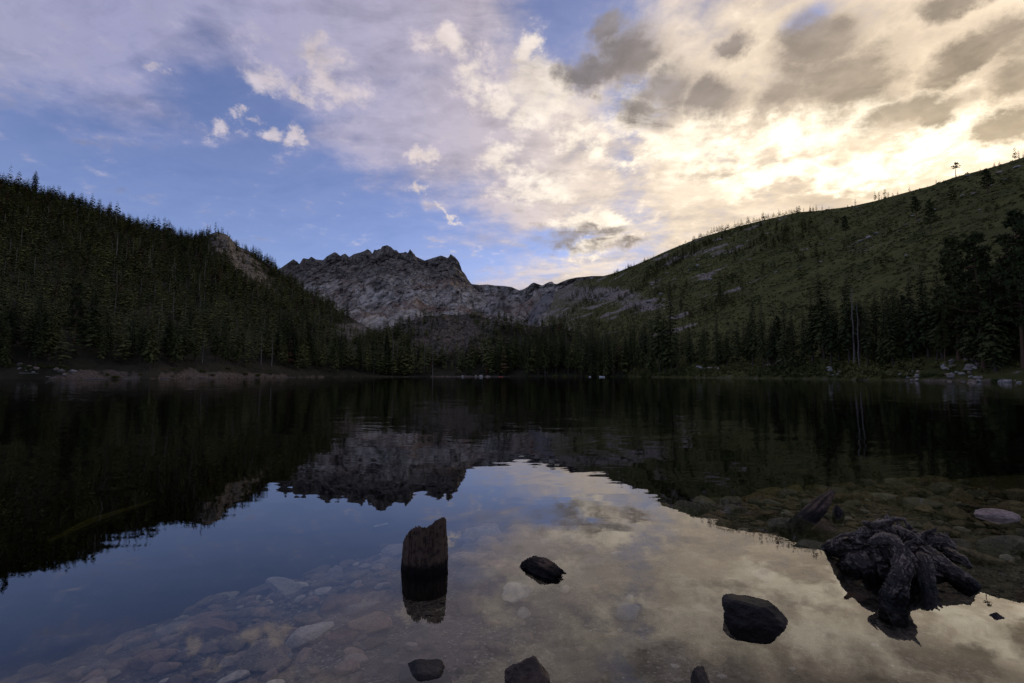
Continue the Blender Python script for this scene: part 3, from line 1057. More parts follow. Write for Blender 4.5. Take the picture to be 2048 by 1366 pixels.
# spires on its skyline
for x_, top in [(22, 326), (40, 338), (72, 340), (8, 342), (58, 352), (128, 378), (148, 380), (186, 384), (200, 393), (222, 398), (236, 400), (262, 424), (297, 425), (318, 432), (330, 430), (345, 446), (362, 450), (378, 452), (392, 458), (404, 460), (438, 456), (448, 462), (460, 466), (470, 478), (477, 480), (494, 494), (524, 516), (535, 512), (553, 526), (108, 372), (95, 368), (160, 392), (275, 430)]:
    Yc = np.interp(x_, [0, 250, 430, 560], [450, 490, 522, 535]) - 3
    w_ = at(x_, top, Yc)
    z_, who = ground(w_[0], w_[1], left)
    CAND.append((w_[0], w_[1], z_ - 0.3, max(5, w_[2] - z_), 'slim' if trng.random() < 0.7 else 'fir', 'hillcrest'))

# knoll and head of the lake
P, j, i = sample_loft(knoll, 1700, (0.02, 1.0))
keep = (trng.random(len(P)) > knoll.rock[j, i] * 1.0 * sst(fbm(P / 9 + 8, 2), -0.3, 0.1)) & (P[:, 2] > 0.5)
P, tt = P[keep], knoll.TT[j, i][keep]
hh = np.where(tt < 0.25, trng.uniform(15, 27, len(P)), trng.uniform(7, 15, len(P)))
hh *= 1 - 0.5 * np.exp(-(((pixel_of(P)[:, 0] - 900) / 60) ** 2))
for k_ in range(len(P)):
    r_ = trng.random()
    CAND.append((*P[k_], hh[k_], 'snag' if r_ < 0.07 else ('slim' if r_ < 0.4 else 'fir'), 'head'))
for x_ in range(560, 1290, 9):
    x2 = x_ + trng.uniform(-4, 4)
    if 860 < x2 < 960 and trng.random() < 0.6:
        continue
    Ys = np.interp(x2, [560, 700, 850, 1024, 1300], [225, 268, 298, 308, 278]) + trng.uniform(3, 14)
    top = np.interp(x2, [560, 640, 700, 780, 840, 900, 960, 1020, 1080, 1140, 1200, 1290], [600, 636, 655, 672, 690, 700, 690, 668, 648, 640, 636, 630]) + trng.uniform(-6, 42)
    w_ = at(x2, top, Ys)
    z_, who = ground(w_[0], w_[1])
    if z_ > -1 and w_[2] - z_ > 5:
        CAND.append((w_[0], w_[1], z_ - 0.2, min(36, w_[2] - z_), 'fir' if trng.random() < 0.72 else ('snag' if trng.random() < 0.3 else 'slim'), 'head'))

# stand at the foot of the brushy slope
SHX = [1180, 1300, 1400, 1500, 1560, 1700, 1800, 1900, 2048, 2300]
SHY = [300, 258, 216, 176, 152, 119, 101, 89, 75, 60]
hero = [(1405, 648, 'fir'), (1378, 640, 'fir'), (1432, 622, 'fir'), (1452, 660, 'fir'), (1474, 640, 'slim'), (1500, 592, 'fir'), (1522, 598, 'fir'), (1545, 640, 'fir'), (1562, 590, 'fir'), (1585, 650, 'slim'), (1604, 616, 'fir'),
        (1640, 538, 'fir'), (1655, 575, 'fir'), (1690, 546, 'fir'), (1712, 606, 'snag'), (1700, 572, 'snag'), (1728, 596, 'slim'), (1750, 640, 'fir'), (1778, 606, 'fir'), (1815, 536, 'fir'), (1843, 524, 'fir'), (1868, 600, 'slim'),
        (1902, 478, 'pine'), (1948, 472, 'pine'), (1925, 560, 'fir'), (1975, 540, 'fir'), (2022, 424, 'pine'), (2050, 448, 'pine'), (2004, 520, 'fir'), (2085, 420, 'pine'), (1300, 628, 'fir'), (1328, 618, 'fir'), (1270, 646, 'fir'), (1240, 640, 'fir'), (1352, 650, 'slim'),
        (1210, 650, 'fir'), (1185, 640, 'fir'), (1535, 700, 'snag'), (1612, 690, 'fir'), (1670, 680, 'fir'), (1795, 690, 'fir'), (1338, 560, 'fir'), (1316, 600, 'slim'), (1885, 640, 'pine'), (1872, 525, 'fir'), (1915, 505, 'fir'), (1966, 500, 'fir'), (1984, 490, 'fir'), (2036, 486, 'fir'), (2075, 480, 'fir'), (1938, 540, 'fir'), (1760, 580, 'fir'), (1796, 575, 'fir'), (1672, 600, 'fir'), (1618, 585, 'fir')]
for x_, top, kind in hero:
    Ys = np.interp(x_, SHX, SHY) + trng.uniform(3, 8)
    w_ = at(x_, top, Ys)
    z_, who = ground(w_[0], w_[1], right)
    if z_ < -5:
        z_, who = ground(w_[0], w_[1])
    CAND.append((w_[0], w_[1], z_ - 0.2, w_[2] - z_, kind, 'stand'))
for k_ in range(250):
    x_ = trng.uniform(1180, 2150)
    if 1395 > x_ > 1330 and trng.random() < 0.6:
        continue
    Ys = np.interp(x_, SHX, SHY) * trng.uniform(1.03, 1.28) + trng.uniform(2, 8)
    w_ = at(x_, 700, Ys)
    z_, who = ground(w_[0], w_[1], right)
    if z_ < 0.2:
        continue
    CAND.append((w_[0], w_[1], z_ - 0.2, trng.uniform(6, 17), 'fir' if trng.random() < 0.6 else ('slim' if trng.random() < 0.6 else 'pine'), 'stand'))

# scattered trees up the brushy slope
P, j, i = sample_loft(right, 9000, (0.05, 0.995))
pxl = pixel_of(P)
dens = sst(fbm(P / np.array([90, 90, 40]) + 31, 3), 0.06, 0.32)
dens *= 0.9 - 0.8 * sst(pxl[:, 0], 1500, 1760)
dens = np.maximum(dens, 0.30 * (1 - sst(right.TT[j, i], 0.10, 0.38)))
dens = np.maximum(dens, 0.55 * np.exp(-(((pxl[:, 0] - 1560) / 70) ** 2) - (((pxl[:, 1] - 480) / 34) ** 2)))
dens = np.maximum(dens, 0.6 * (1 - sst(right.TT[j, i], 0.12, 0.30)) * (1 - sst(pxl[:, 0], 1350, 1500)))
keep = (trng.random(len(P)) < dens * (1 - 0.6 * right.rock[j, i])) & (pxl[:, 0] < 2200)
P = P[keep]
for k_ in range(len(P)):
    CAND.append((*P[k_], trng.uniform(5.0, 12.5), 'fir' if trng.random() < 0.75 else 'slim', 'slope'))
for x_, base_y, top, kind in [(1692, 475, 432, 'pine'), (1834, 440, 392, 'pine'), (1862, 470, 400, 'pine'), (1905, 405, 365, 'pine'), (1976, 388, 338, 'pine'), (1768, 460, 432, 'pine'), (1622, 495, 460, 'fir'), (1720, 452, 432, 'fir'), (1600, 560, 520, 'fir'), (1572, 470, 442, 'fir'), (1440, 600, 558, 'fir'), (1362, 625, 585, 'fir')]:
    # walk up the slope along the pixel's sight line to where it meets the ground
    r_ = ray(x_, base_y)
    hit = right.bvh.ray_cast(Vector((0, 0, CAM_H)), Vector(tuple(unit(r_))))
    if hit[0] is not None:
        Yc = hit[0].y
        CAND.append((hit[0].x, hit[0].y, hit[0].z - 0.2, max(4, (at(x_, top, Yc)[2] - hit[0].z)), kind, 'slopepine'))
# its skyline
for x_, top, kind in [(1749, 378, 'fir'), (1757, 380, 'slim'), (1769, 374, 'slim'), (1776, 382, 'fir'), (1785, 384, 'fir'), (1795, 380, 'fir'), (1763, 390, 'fir'), (1818, 368, 'fir'), (1840, 373, 'slim'), (1855, 372, 'slim'), (1872, 358, 'fir'), (1880, 360, 'fir'), (1710, 396, 'fir'), (1695, 408, 'fir'),
                      (1658, 410, 'slim'), (1644, 408, 'fir'), (1632, 407, 'fir'), (1626, 411, 'slim'), (1607, 413, 'slim'), (1904, 352, 'slim'), (1918, 347, 'slim'), (1988, 322, 'pine'), (1998, 320, 'pine'), (2028, 290, 'fir'), (2036, 297, 'fir'), (2046, 301, 'fir'), (1960, 335, 'slim')]:
    Yc = np.interp(-x_, [-2048, -1990, -1910, -1860, -1750, -1640, -1540], [300, 315, 345, 370, 430, 500, 560]) - 1
    w_ = at(x_, top, Yc)
    z_, who = ground(w_[0], w_[1], right)
    if z_ < 0:
        z_ = w_[2] - 12 * Yc / 500
    CAND.append((w_[0], w_[1], z_ - 0.3, max(2.5, w_[2] - z_), kind, 'slopecrest'))
for x_ in np.arange(1200, 1600, 2.6):
    Yc = np.interp(-x_, [-1640, -1540, -1400, -1280, -1190], [500, 560, 690, 850, 1050]) - 2
    w_ = at(x_, 400, Yc)
    z_, who = ground(w_[0], w_[1], right)
    CAND.append((w_[0], w_[1], z_ - 0.3, trng.uniform(4, 13) * (1.0 if x_ > 1420 else 0.9), 'slim', 'slopecrest'))
w_ = at(1910, 325, 338)
z_, who = ground(w_[0], w_[1], right)
FLAT = (w_[0], w_[1], z_ - 0.3, w_[2] - z_)
# far saddle and the foot of the mountain
FARC = []
for x_ in np.arange(945, 1045, 1.6):
    w_ = at(x_, 572, 1900)
    z_, who = ground(w_[0], np.interp(x_, [943, 991, 1039], [2050, 1925, 1795]) - 8, mount)
    yy = np.interp(x_, [943, 991, 1039], [2050, 1925, 1795]) - 8
    xx = ray(x_, 572)[0] * yy
    z_, who = ground(xx, yy, mount)
    FARC.append((xx, yy, z_ - 1, trng.uniform(6, 16)))
P, j, i = sample_loft(mount, 5000, (0.0, 0.8))
pxl = pixel_of(P)
dm = (1 - sst(mount.TT[j, i], 0.15, 0.55)) * sst(fbm(P / 70 + 40, 3), -0.05, 0.3) + 0.75 * np.exp(-(((pxl[:, 0] - 725) / 38) ** 2) - (((pxl[:, 1] - 555) / 26) ** 2)) + 0.5 * sst(pxl[:, 0], 1120, 1200)
keep = trng.random(len(P)) < dm * 0.55
for q_ in P[keep]:
    FARC.append((*(q_ - (0, 0, 0.5)), trng.uniform(6, 15)))

# ---------------------------------------------------------------- the trees that show largest become things of their own
print('dropped', len([c for c in CAND if not (-3 < c[2] < 2000 and c[3] < 60)]))
CAND = [c for c in CAND if -3 < c[2] < 2000 and 1.5 < c[3] < 60]
FARC = [c for c in FARC if -3 < c[2] < 2000]
C = np.array([c[:4] for c in CAND])
pxb = pixel_of(C[:, :3])
inview = (pxb[:, 0] > -40) & (pxb[:, 0] < 2090)
size = C[:, 3] / np.linalg.norm(C[:, :2], axis=1)
is_snag = np.array([c[4] == 'snag' for c in CAND])
region = np.array([c[5] for c in CAND])
score = np.where(inview, size, 0)
score = np.where((region == 'hillcrest') | (region == 'slopepine'), score * 1.8, score)
score = np.where(region == 'slopecrest', score * 1.35, score)
score = np.where(region == 'stand', score * 1.1, score)
pick = set(np.argsort(-np.where(is_snag, 0, score))[:296].tolist()) | set(np.argsort(-np.where(is_snag, score, 0))[:46].tolist())

KINDW = {'fir': 'dark fir', 'slim': 'narrow spruce', 'pine': 'open-crowned pine', 'snag': 'dead trunk'}


def tree_label(kind, reg, x, y, z, h, wide, span):
    """which tree: its size and build, then what it stands by"""
    u = pixel_of(np.array([[x, y, z]]))[0][0]
    lo, hi = span
    q = (h - lo) / max(hi - lo, 1e-6)
    size = 'short' if q < 0.25 else ('mid-height' if q < 0.55 else ('tall' if q < 0.85 else 'towering'))
    build = '' if kind == 'snag' else (' slender' if wide < 0.95 else (' broad' if wide > 1.12 else ''))
    if reg == 'hill':
        place = 'low on the forested hill above the gravel bank' if z < 14 else ('half way up the forested hill' if z < 80 else 'high on the forested hill')
    elif reg == 'hillcrest':
        place = 'against the blue sky on the forested hill crest' if u < 400 else 'on the bare rock end of the forested hill crest'
    elif reg == 'head':
        where = [(640, 'at the far end of the gravel bank'), (760, 'below the pinkish hill outcrop'), (860, 'where hill and knoll meet'), (960, 'in front of the rocky knoll'), (1040, 'behind the red boat'), (1150, 'behind the low lakeside shrubs'), (9999, 'behind the white boats')]
        place = next(w for lim, w in where if u < lim)
        place = ('at the water edge ' if z < 3 else 'up the bank ') + place
    elif reg == 'stand':
        where = [(1290, 'between the white boats and the willows'), (1420, 'among the yellow-green willows'), (1540, 'above the boulders below the willows'), (1640, 'by the pale fallen trunk'), (1740, 'by the pale dead trunks'), (1870, 'behind the small sandy bank'), (1970, 'over the rock pile'), (9999, 'behind the pink bank')]
        place = next(w for lim, w in where if u < lim)
        place = ('at the water edge ' if z < 3 else 'back from the water ') + place
    elif reg == 'slope':
        place = 'on the rocky end of the brushy slope' if u < 1300 else 'on the open brushy green slope'
    elif reg == 'slopepine':
        place = 'standing alone high on the brushy green slope'
    else:
        place = 'silhouetted in a close row on the brushy slope crest' if u < 1620 else ('silhouetted in the clump on the brushy slope crest' if 1740 < u < 1800 else 'silhouetted apart on the brushy slope crest')
    return '%s%s %s %s' % (size, build, KINDW[kind], place.replace('of the forested hill', 'of the hill'))


GROUP = {'hill': 'trees of the forested hill', 'hillcrest': 'trees on the forested hill crest', 'head': 'trees at the head of the lake', 'stand': 'trees in the lakeside stand', 'slope': 'trees scattered on the brushy slope',
         'slopepine': 'lone trees high on the brushy slope', 'slopecrest': 'trees on the brushy slope crest'}
NAME = {'fir': 'fir_tree', 'slim': 'spruce_tree', 'pine': 'pine_tree', 'snag': 'dead_tree', 'flat_pine': 'pine_tree'}


def plant_tree(x, y, z, h, kind, label, group, wide=1.0):
    pr = PROTO[kind]
    cm, tm = pr[int(trng.integers(len(pr)))]
    e = bpy.data.objects.new(NAME[kind], None)
    COL.objects.link(e)
    e.empty_display_size = 0.5
    e.location = (x, y, z)
    e.rotation_euler = (trng.normal(0, 0.015), trng.normal(0, 0.015), trng.uniform(0, 6.28))
    e.scale = (h * wide, h * wide, h)
    tag(e, label, 'dead tree' if kind == 'snag' else 'tree', group)
    obj('trunk', tm, e)
    obj('crown', cm, e)  # on dead trees this part is only loose bare branch stubs
    return e


SPAN = {}
for n_ in pick:
    hh_ = [CAND[q][3] for q in pick if CAND[q][5] == CAND[n_][5]] if CAND[n_][5] not in SPAN else None
    if hh_:
        SPAN[CAND[n_][5]] = (min(hh_), max(hh_))
for n_ in sorted(pick):
    x_, y_, z_, h_, kind, reg = CAND[n_]
    grp = GROUP[reg] if kind != 'snag' else 'standing dead trunks'
    wide = trng.uniform(0.85, 1.2)
    if h_ < 8:
        wide *= 1.5
    if reg in ('hillcrest', 'slopecrest'):
        wide *= 1.45 if reg == 'hillcrest' else 1.8
    if kind != 'snag' and h_ > 18:
        wide *= 0.8
    plant_tree(x_, y_, z_, h_, kind, tree_label(kind, reg, x_, y_, z_, h_, wide, SPAN[reg]), grp, wide)
plant_tree(*FLAT, 'flat_pine', 'lone flat-topped pine with long bare trunk alone on the brushy slope crest', 'trees on the brushy slope crest', 1.0)


def mass(name, items, protos, mat, label, cat, wide=1.0, only_snag=False):
    """the uncountable rest of a wood, one object"""
    Vs, Fs, Ts, o = [], [], [], 0
    for (x_, y_, z_, h_) in items:
        pr_ = MID if (protos is LOW and y_ > 290) else protos
        v, f = pr_[int(trng.integers(len(pr_)))]
        a = trng.uniform(0, 6.28)
        ca, sa = math.cos(a), math.sin(a)
        w = h_ * wide * trng.uniform(0.8, 1.25)
        q = np.stack([(v[:, 0] * ca - v[:, 1] * sa) * w + x_, (v[:, 0] * sa + v[:, 1] * ca) * w + y_, v[:, 2] * h_ + z_], 1)
        Vs.append(q)
        Fs.append(f + o)
        Ts.append(np.full(len(q), trng.random()))
        o += len(q)
    me = mesh_np(name, np.concatenate(Vs), np.concatenate(Fs), mat, False, {'tint': np.concatenate(Ts)})
    return tag(obj(name, me), label, cat, kind='stuff')


rest = [n_ for n_ in range(len(CAND)) if n_ not in pick]
for regs, nm, lb in [(('hill', 'hillcrest'), 'hillside_forest', 'dense dark conifer forest covering the hill across the lake'), (('head',), 'lakehead_forest', 'dark conifer wood round the rocky knoll at the lake head'),
                     (('stand', 'slope', 'slopepine', 'slopecrest'), 'slope_forest', 'conifers thinly spread over the brushy green slope')]:
    live = [CAND[n_][:4] for n_ in rest if CAND[n_][5] in regs and CAND[n_][4] != 'snag']
    mass(nm, live, LOW, M_FOREST, lb, 'forest')
    dead = [CAND[n_][:4] for n_ in rest if CAND[n_][5] in regs and CAND[n_][4] == 'snag']
    if dead:
        mass(nm.replace('forest', 'dead_trunks'), dead, LOWSNAG, M_SNAG, 'many thin grey dead trunks scattered through the ' + ('forested hill' if 'hill' in regs else 'wood at the lake head' if 'head' in regs else 'brushy slope trees'), 'dead trees')
mass('mountain_forest', FARC, FAR, M_FOREST, 'far dark conifers dotted below the rock mountain', 'forest', 1.3)


# ---------------------------------------------------------------- shrubs and brush
def leaf_dome(seed, n, leaf, squash=0.8):
    r = np.random.default_rng(seed)
    lobes = [(r.uniform(-0.45, 0.45), r.uniform(-0.45, 0.45), r.uniform(0.25, 0.55), r.uniform(0.3, 0.5)) for _ in range(7)]
    tris = []
    for k in range(n):
        lx, ly, lz, lr = lobes[k % 7]
        dv = unit(r.normal(0, 1, 3) + (0, 0, 0.35))
        c = np.array([lx, ly, lz]) + dv * lr * r.uniform(0.6, 1.05)
        c[2] = max(0.0, c[2]) * squash
        a = unit(dv + r.normal(0, 0.6, 3))
        b_ = unit(np.cross(a, r.normal(0, 1, 3)))
        s = leaf * r.uniform(0.6, 1.3)
        tris.append((c - b_ * s * 0.5, c + b_ * s * 0.5, c + a * s * 1.3))
    V = np.array(tris).reshape(-1, 3)
    return V, np.arange(len(V)).reshape(-1, 3)


P, j, i = sample_loft(right, 34000, (0.012, 0.999))
P2, j2, i2 = sample_loft(right, 3500, (0.006, 0.06), (0.27, 0.62))
P, j, i = np.r_[P, P2], np.r_[j, j2], np.r_[i, i2]
pxl = pixel_of(P)
keep = (trng.random(len(P)) > right.rock[j, i] * 1.2) & ((trng.random(len(P)) < sst(fbm(P / np.array([20.0, 20.0, 7.0]) + 61, 4), -0.30, 0.12)) | (P[:, 2] < 4)) & (pxl[:, 0] < 2250) & (P[:, 2] > 0.35) & (pxl[:, 0] > 1120)
P = P[keep]
BR = [leaf_dome(200 + k, 12, 0.85, 0.6) for k in range(6)]
Vs, Fs, Ts, o = [], [], [], 0
tintn = np.clip(0.5 + 1.7 * fbm(P / np.array([42.0, 42.0, 12.0]) + 3, 4) + trng.normal(0, 0.05, len(P)), 0, 0.94)
for k_ in range(len(P)):
    v, f = BR[k_ % 6]
    s = trng.uniform(0.4, 0.95) 
    a = trng.uniform(0, 6.28)
    ca, sa = math.cos(a), math.sin(a)
    Vs.append(np.stack([(v[:, 0] * ca - v[:, 1] * sa) * s * 1.3 + P[k_, 0], (v[:, 0] * sa + v[:, 1] * ca) * s * 1.3 + P[k_, 1], v[:, 2] * s + P[k_, 2] - 0.1], 1))
    Fs.append(f + o)
    Ts.append(np.full(len(v), tintn[k_]))
    o += len(v)
tag(obj('slope_brush', mesh_np('slope_brush', np.concatenate(Vs), np.concatenate(Fs), M_BRUSH, False, {'tint': np.concatenate(Ts)})), 'low green brush blanketing the open slope', 'brush', kind='stuff')

SHRUB = [mesh_np('shrub_leaves', *leaf_dome(220 + k, 700, 0.16), M_LEAF, False) for k in range(3)]
STEM = mesh_np('shrub_stem', *joinm([tube(np.array([(0, 0, -0.05), (0.15 * math.cos(a), 0.15 * math.sin(a), 0.25), (0.4 * math.cos(a), 0.4 * math.sin(a), 0.6)]), [0.03, 0.02, 0.008], 4) for a in np.linspace(0, 6.28, 6)[:-1]]), M_BARK, True)


def shrub(x, y, z, w, h, label, group, mat=None):
    e = bpy.data.objects.new('shrub', None)
    COL.objects.link(e)
    e.location = (x, y, z)
    e.rotation_euler = (0, 0, trng.uniform(0, 6.28))
    e.scale = (w, w, h)
    tag(e, label, 'shrub', group)
    obj('foliage', SHRUB[int(trng.integers(3))], e)
    obj('stem', STEM, e)


SH = [(1306, 700, 9, 'yellow-green willow clump among firs at the foot of the brushy slope'), (1330, 705, 8, None), (1290, 718, 8, None), (1318, 722, 7, None), (1345, 712, 7, None), (1385, 690, 7, None), (1398, 702, 6, None), (1370, 722, 6, None), (1408, 720, 5, None), (1296, 735, 5, None), (1345, 735, 4, None),
      (1110, 742, 4, 1), (1130, 741, 4, 1), (1152, 740, 3.5, 1), (1175, 741, 3, 1), (1200, 740, 3.5, 1), (1225, 742, 3, 1), (1250, 741, 3, 1), (1060, 745, 2.6, 1), (1085, 745, 2.4, 1),
      (1850, 728, 2.6, 2), (1862, 736, 2.0, 2), (1770, 735, 2.2, 2), (1740, 738, 2.0, 2), (1880, 735, 1.8, 2), (1990, 745, 1.6, 2), (1650, 742, 2.0, 2), (1480, 742, 2.4, 2), (1450, 744, 2.2, 2)]
for x_, py_s, w_s, lab in SH:
    Ys = np.interp(x_, [1024] + SHX, [308] + SHY) + 2.5
    if lab is None or isinstance(lab, str):
        Ys += (735 - py_s) * 0.45
    w_ = at(x_, 745, Ys)
    z_, who = ground(w_[0], w_[1])
    z_ = max(z_, 0.0)
    lb = {1: 'low green lakeside shrub at the water edge by the boats', 2: 'small dark green bush on the stony bank under the lakeside stand'}.get(lab, 'yellow-green willow clump among firs at the foot of the brushy slope')
    shrub(w_[0], w_[1], z_ - 0.2, w_s * 0.5, w_s * 0.5, lb, 'lakeside shrubs')
for x_ in (6, 22, 42, 58, 78, 100, 118, 133, 215, 232, 262, 283, 345, 402, 425, 455, 490, 515, 540, 580):
    Ys = np.interp(x_, [0, 150, 300, 440, 560], [139, 144, 155, 181, 217]) + trng.uniform(0, 2)
    w_ = at(x_, 745, Ys)
    z_, who = ground(w_[0], w_[1])
    shrub(w_[0], w_[1], max(z_, 0) - 0.25, trng.uniform(0.8, 1.9), trng.uniform(0.6, 1.3), 'low dark green bush along the foot of the pale gravel bank', 'bushes below the gravel bank')


# ---------------------------------------------------------------- rocks
_ico = bmesh.new()
bmesh.ops.create_icosphere(_ico, subdivisions=4, radius=1.0)
ICO_V = np.array([v.co[:] for v in _ico.verts])
ICO_F = np.array([[v.index for v in f.verts] for f in _ico.faces])
_ico.free()
_ico = bmesh.new()
bmesh.ops.create_icosphere(_ico, subdivisions=3, radius=1.0)
ICO3_V = np.array([v.co[:] for v in _ico.verts])
ICO3_F = np.array([[v.index for v in f.verts] for f in _ico.faces])
_ico.free()


def rock(seed, dims, planes=11, rough=0.05, fine=True, boxy=0.0, k=16.0, cmin=0.62):
    """angular stone: a sphere cut by random planes, edges worn"""
    r = np.random.default_rng(seed)
    D, F = (ICO_V, ICO_F) if fine else (ICO3_V, ICO3_F)
    N = r.normal(0, 1, (planes, 3))
    if boxy:
        N = np.r_[N * 1.0, np.array([(1, 0, 0), (-1, 0, 0), (0, 1, 0), (0, -1, 0), (0, 0, 1), (0, 0, -1)]) + r.normal(0, 0.12, (6, 3))]
    N /= np.linalg.norm(N, axis=1)[:, None]
    c = r.uniform(cmin, 0.95 if cmin > 0.55 else 0.82, len(N))
    dot = D @ N.T
    rad = np.where(dot > 0.05, c / np.maximum(dot, 0.05), 9)
    rr = -np.log(np.exp(-k * rad).sum(1) + np.exp(-k * 1.05)) / k
    V = D * rr[:, None]
    V = V * (1 + rough * fbm(V * 2.6 + seed, 4)[:, None] + rough * 0.6 * ridged(V * 5 + seed, 3)[:, None])
    return V * np.asarray(dims), F


def mat_stone(name, a, b_, wet=False, scale=9.0):
    m, g, b = material(name, 0.5 if wet else 0.85, 0.3 if wet else 0.25)
    p = coords(g)
    n1 = g.noise(p, scale * 0.35, 4, 0.6)
    n2 = g.noise(p, scale * 2.0, 6, 0.65)
    c = g.mix(g.step(n1 * 0.5 + n2 * 0.5, 0.36, 0.64), a, b_)
    c = g.vm('SCALE', c, scale=g.lerp(randval(g), 0, 1, 0.65, 1.3))
    c = g.mix(g.step(n2, 0.60, 0.72) * 0.5, c, tuple(min(1, v * (3.2 if wet else 1.9)) for v in b_))
    g.put(b.inputs['Base Color'], c)
    bump(g, b, n2 + n1, 0.4 / scale * 0.12 * 4)
    return m


ST_TAN = mat_stone('tan_stone', (0.125, 0.094, 0.060), (0.320, 0.245, 0.160))
ST_RED = mat_stone('reddish_stone', (0.125, 0.082, 0.052), (0.29, 0.190, 0.122))
ST_GREY = mat_stone('grey_stone', (0.110, 0.097, 0.080), (0.27, 0.243, 0.205))
ST_PALE = mat_stone('pale_stone', (0.34, 0.31, 0.265), (0.58, 0.53, 0.46))
ST_PINK = mat_stone('pinkish_stone', (0.17, 0.125, 0.105), (0.36, 0.285, 0.25))
ST_DARK = mat_stone('wet_dark_stone', (0.008, 0.0065, 0.0055), (0.022, 0.017, 0.014), True)
ST_WET = mat_stone('wet_brown_stone', (0.030, 0.021, 0.016), (0.080, 0.056, 0.040), True)
ST_SHORE = mat_stone('shore_rock', (0.17, 0.155, 0.14), (0.36, 0.335, 0.305), False, 1.2)
ST_SHORE2 = mat_stone('shore_rock_pinkish', (0.17, 0.13, 0.10), (0.33, 0.255, 0.205), False, 1.2)

# boulders along the far banks and on the slope
BOULD = [mesh_np('boulder', *rock(300 + k, (1, 0.8, 0.62), 12, 0.06, False), ST_SHORE if k % 3 else ST_SHORE2, False) for k in range(9)]


def boulder(x, y, z, s, label, group, sq=1.0):
    o_ = obj('boulder', BOULD[int(trng.integers(9))], None, (x, y, z), (trng.normal(0, 0.2), trng.normal(0, 0.2), trng.uniform(0, 6.28)), (s, s, s * sq))
    return tag(o_, label, 'rock', group)


for n_, (xa, xb, ya, yb, s0, s1, lb, gp) in {
        34: (1888, 1962, 722, 757, 0.25, 0.75, 'grey boulder in the rock pile around the lakeside pine trunks', 'rock pile under the pines'),
        14: (1798, 1842, 736, 754, 0.2, 0.55, 'tan rock on the small sandy bank at the water edge', 'rocks on the sandy bank'),
        12: (2005, 2060, 744, 760, 0.2, 0.7, 'pinkish rock on the bank beside the pine roots', 'rocks on the pink bank'),
        11: (1648, 1682, 738, 755, 0.25, 0.8, 'pale grey boulder beside the dead trunks at the water edge', 'boulders by the dead trunks'),
        13: (1394, 1440, 738, 753, 0.4, 1.1, 'grey boulder on the bank below the willow clumps', 'boulders below the willows'),
        10: (925, 1000, 744, 752, 0.5, 1.4, 'pale rock at the waterline under the rocky knoll', 'rocks at the lake head'),
        15: (10, 150, 748, 757, 0.3, 0.9, 'pale rock at the waterline of the gravel bank', 'rocks along the gravel bank')}.items():
    for k_ in range(n_):
        x_, y_s = trng.uniform(xa, xb), trng.uniform(ya, yb)
        if xa > 1100:
            Ys = np.interp(x_, SHX, SHY) + 0.4 + (yb - y_s) * 0.22
        elif xa > 800:
            Ys = np.interp(x_, [900, 1024], [300, 308]) + 0.5 + (yb - y_s) * 0.4
        else:
            Ys = np.interp(x_, [0, 150], [138, 143]) + 0.5 + (yb - y_s) * 0.2
        w_ = at(x_, 745, Ys)
        z_, who = ground(w_[0], w_[1])
        s = trng.uniform(s0, s1)
        boulder(w_[0], w_[1], max(z_, -0.1) + s * 0.3, s * 1.25, lb, gp)
# lone wet rock off the bank
w_ = on_z(1942, 767)
tag(obj('boulder', BOULD[3], None, (w_[0], w_[1], 0.02), (0, 0.1, 0.4), (0.75, 0.6, 0.42)), 'single pale rock standing in the water off the rock pile', 'rock')
# outcrops and boulders of the slope
nb = 0
for x_, y_s, w_s in [(1935, 352, 9), (1900, 386, 6), (1948, 388, 10), (1925, 392, 8), (1838, 442, 9), (1812, 450, 7), (1800, 463, 8), (1826, 432, 6), (1738, 476, 12), (1722, 482, 10), (1710, 488, 9), (1700, 495, 8), (1752, 468, 10), (1642, 490, 6), (1590, 496, 6), (1605, 510, 5), (1580, 507, 6), (1664, 478, 6), (1640, 524, 7), (1600, 536, 8), (1552, 545, 6), (1812, 512, 7), (1905, 470, 7),
                     (1396, 520, 8), (1380, 540, 7), (1432, 512, 8), (1452, 532, 6), (1420, 560, 9), (1350, 560, 6), (1335, 548, 8), (1322, 590, 12), (1300, 604, 14), (1280, 612, 12), (1262, 616, 9), (1236, 628, 7), (1255, 585, 12), (1232, 582, 10), (1215, 592, 14), (1205, 600, 10), (1190, 596, 8), (1340, 605, 7), (1396, 532, 9), (1500, 520, 6), (1530, 500, 5), (1960, 420, 6), (2000, 345, 10), (2010, 360, 8), (1980, 372, 8), (2035, 335, 12), (1870, 420, 6)]:
    hit = right.bvh.ray_cast(Vector((0, 0, CAM_H)), Vector(tuple(unit(ray(x_, y_s)))))
    if hit[0] is not None:
        s = w_s * 0.6 * hit[0].y / FPX
        boulder(hit[0].x, hit[0].y, hit[0].z + s * 0.15, s, 'pale boulder lying in the brush of the open green slope' if x_ > 1480 else 'pale grey outcrop block on the rocky end of the green slope', 'boulders on the green slope' if x_ > 1480 else 'outcrop blocks of the green slope', trng.uniform(0.6, 1.0))

# ---------------------------------------------------------------- stones under the shallows
ZN = []
srng = np.random.default_rng(77)
STONE = {}
for nm_, mt in (('tan', ST_TAN), ('reddish', ST_RED), ('grey', ST_GREY), ('pale', ST_PALE)):
    STONE[nm_] = [mesh_np('stone', *rock(400 + k + 31 * len(STONE), (1, 0.66, 0.30 + 0.05 * (k % 3)), 9, 0.05, False, 0.0, 60.0, 0.42), mt, False) for k in range(7)]


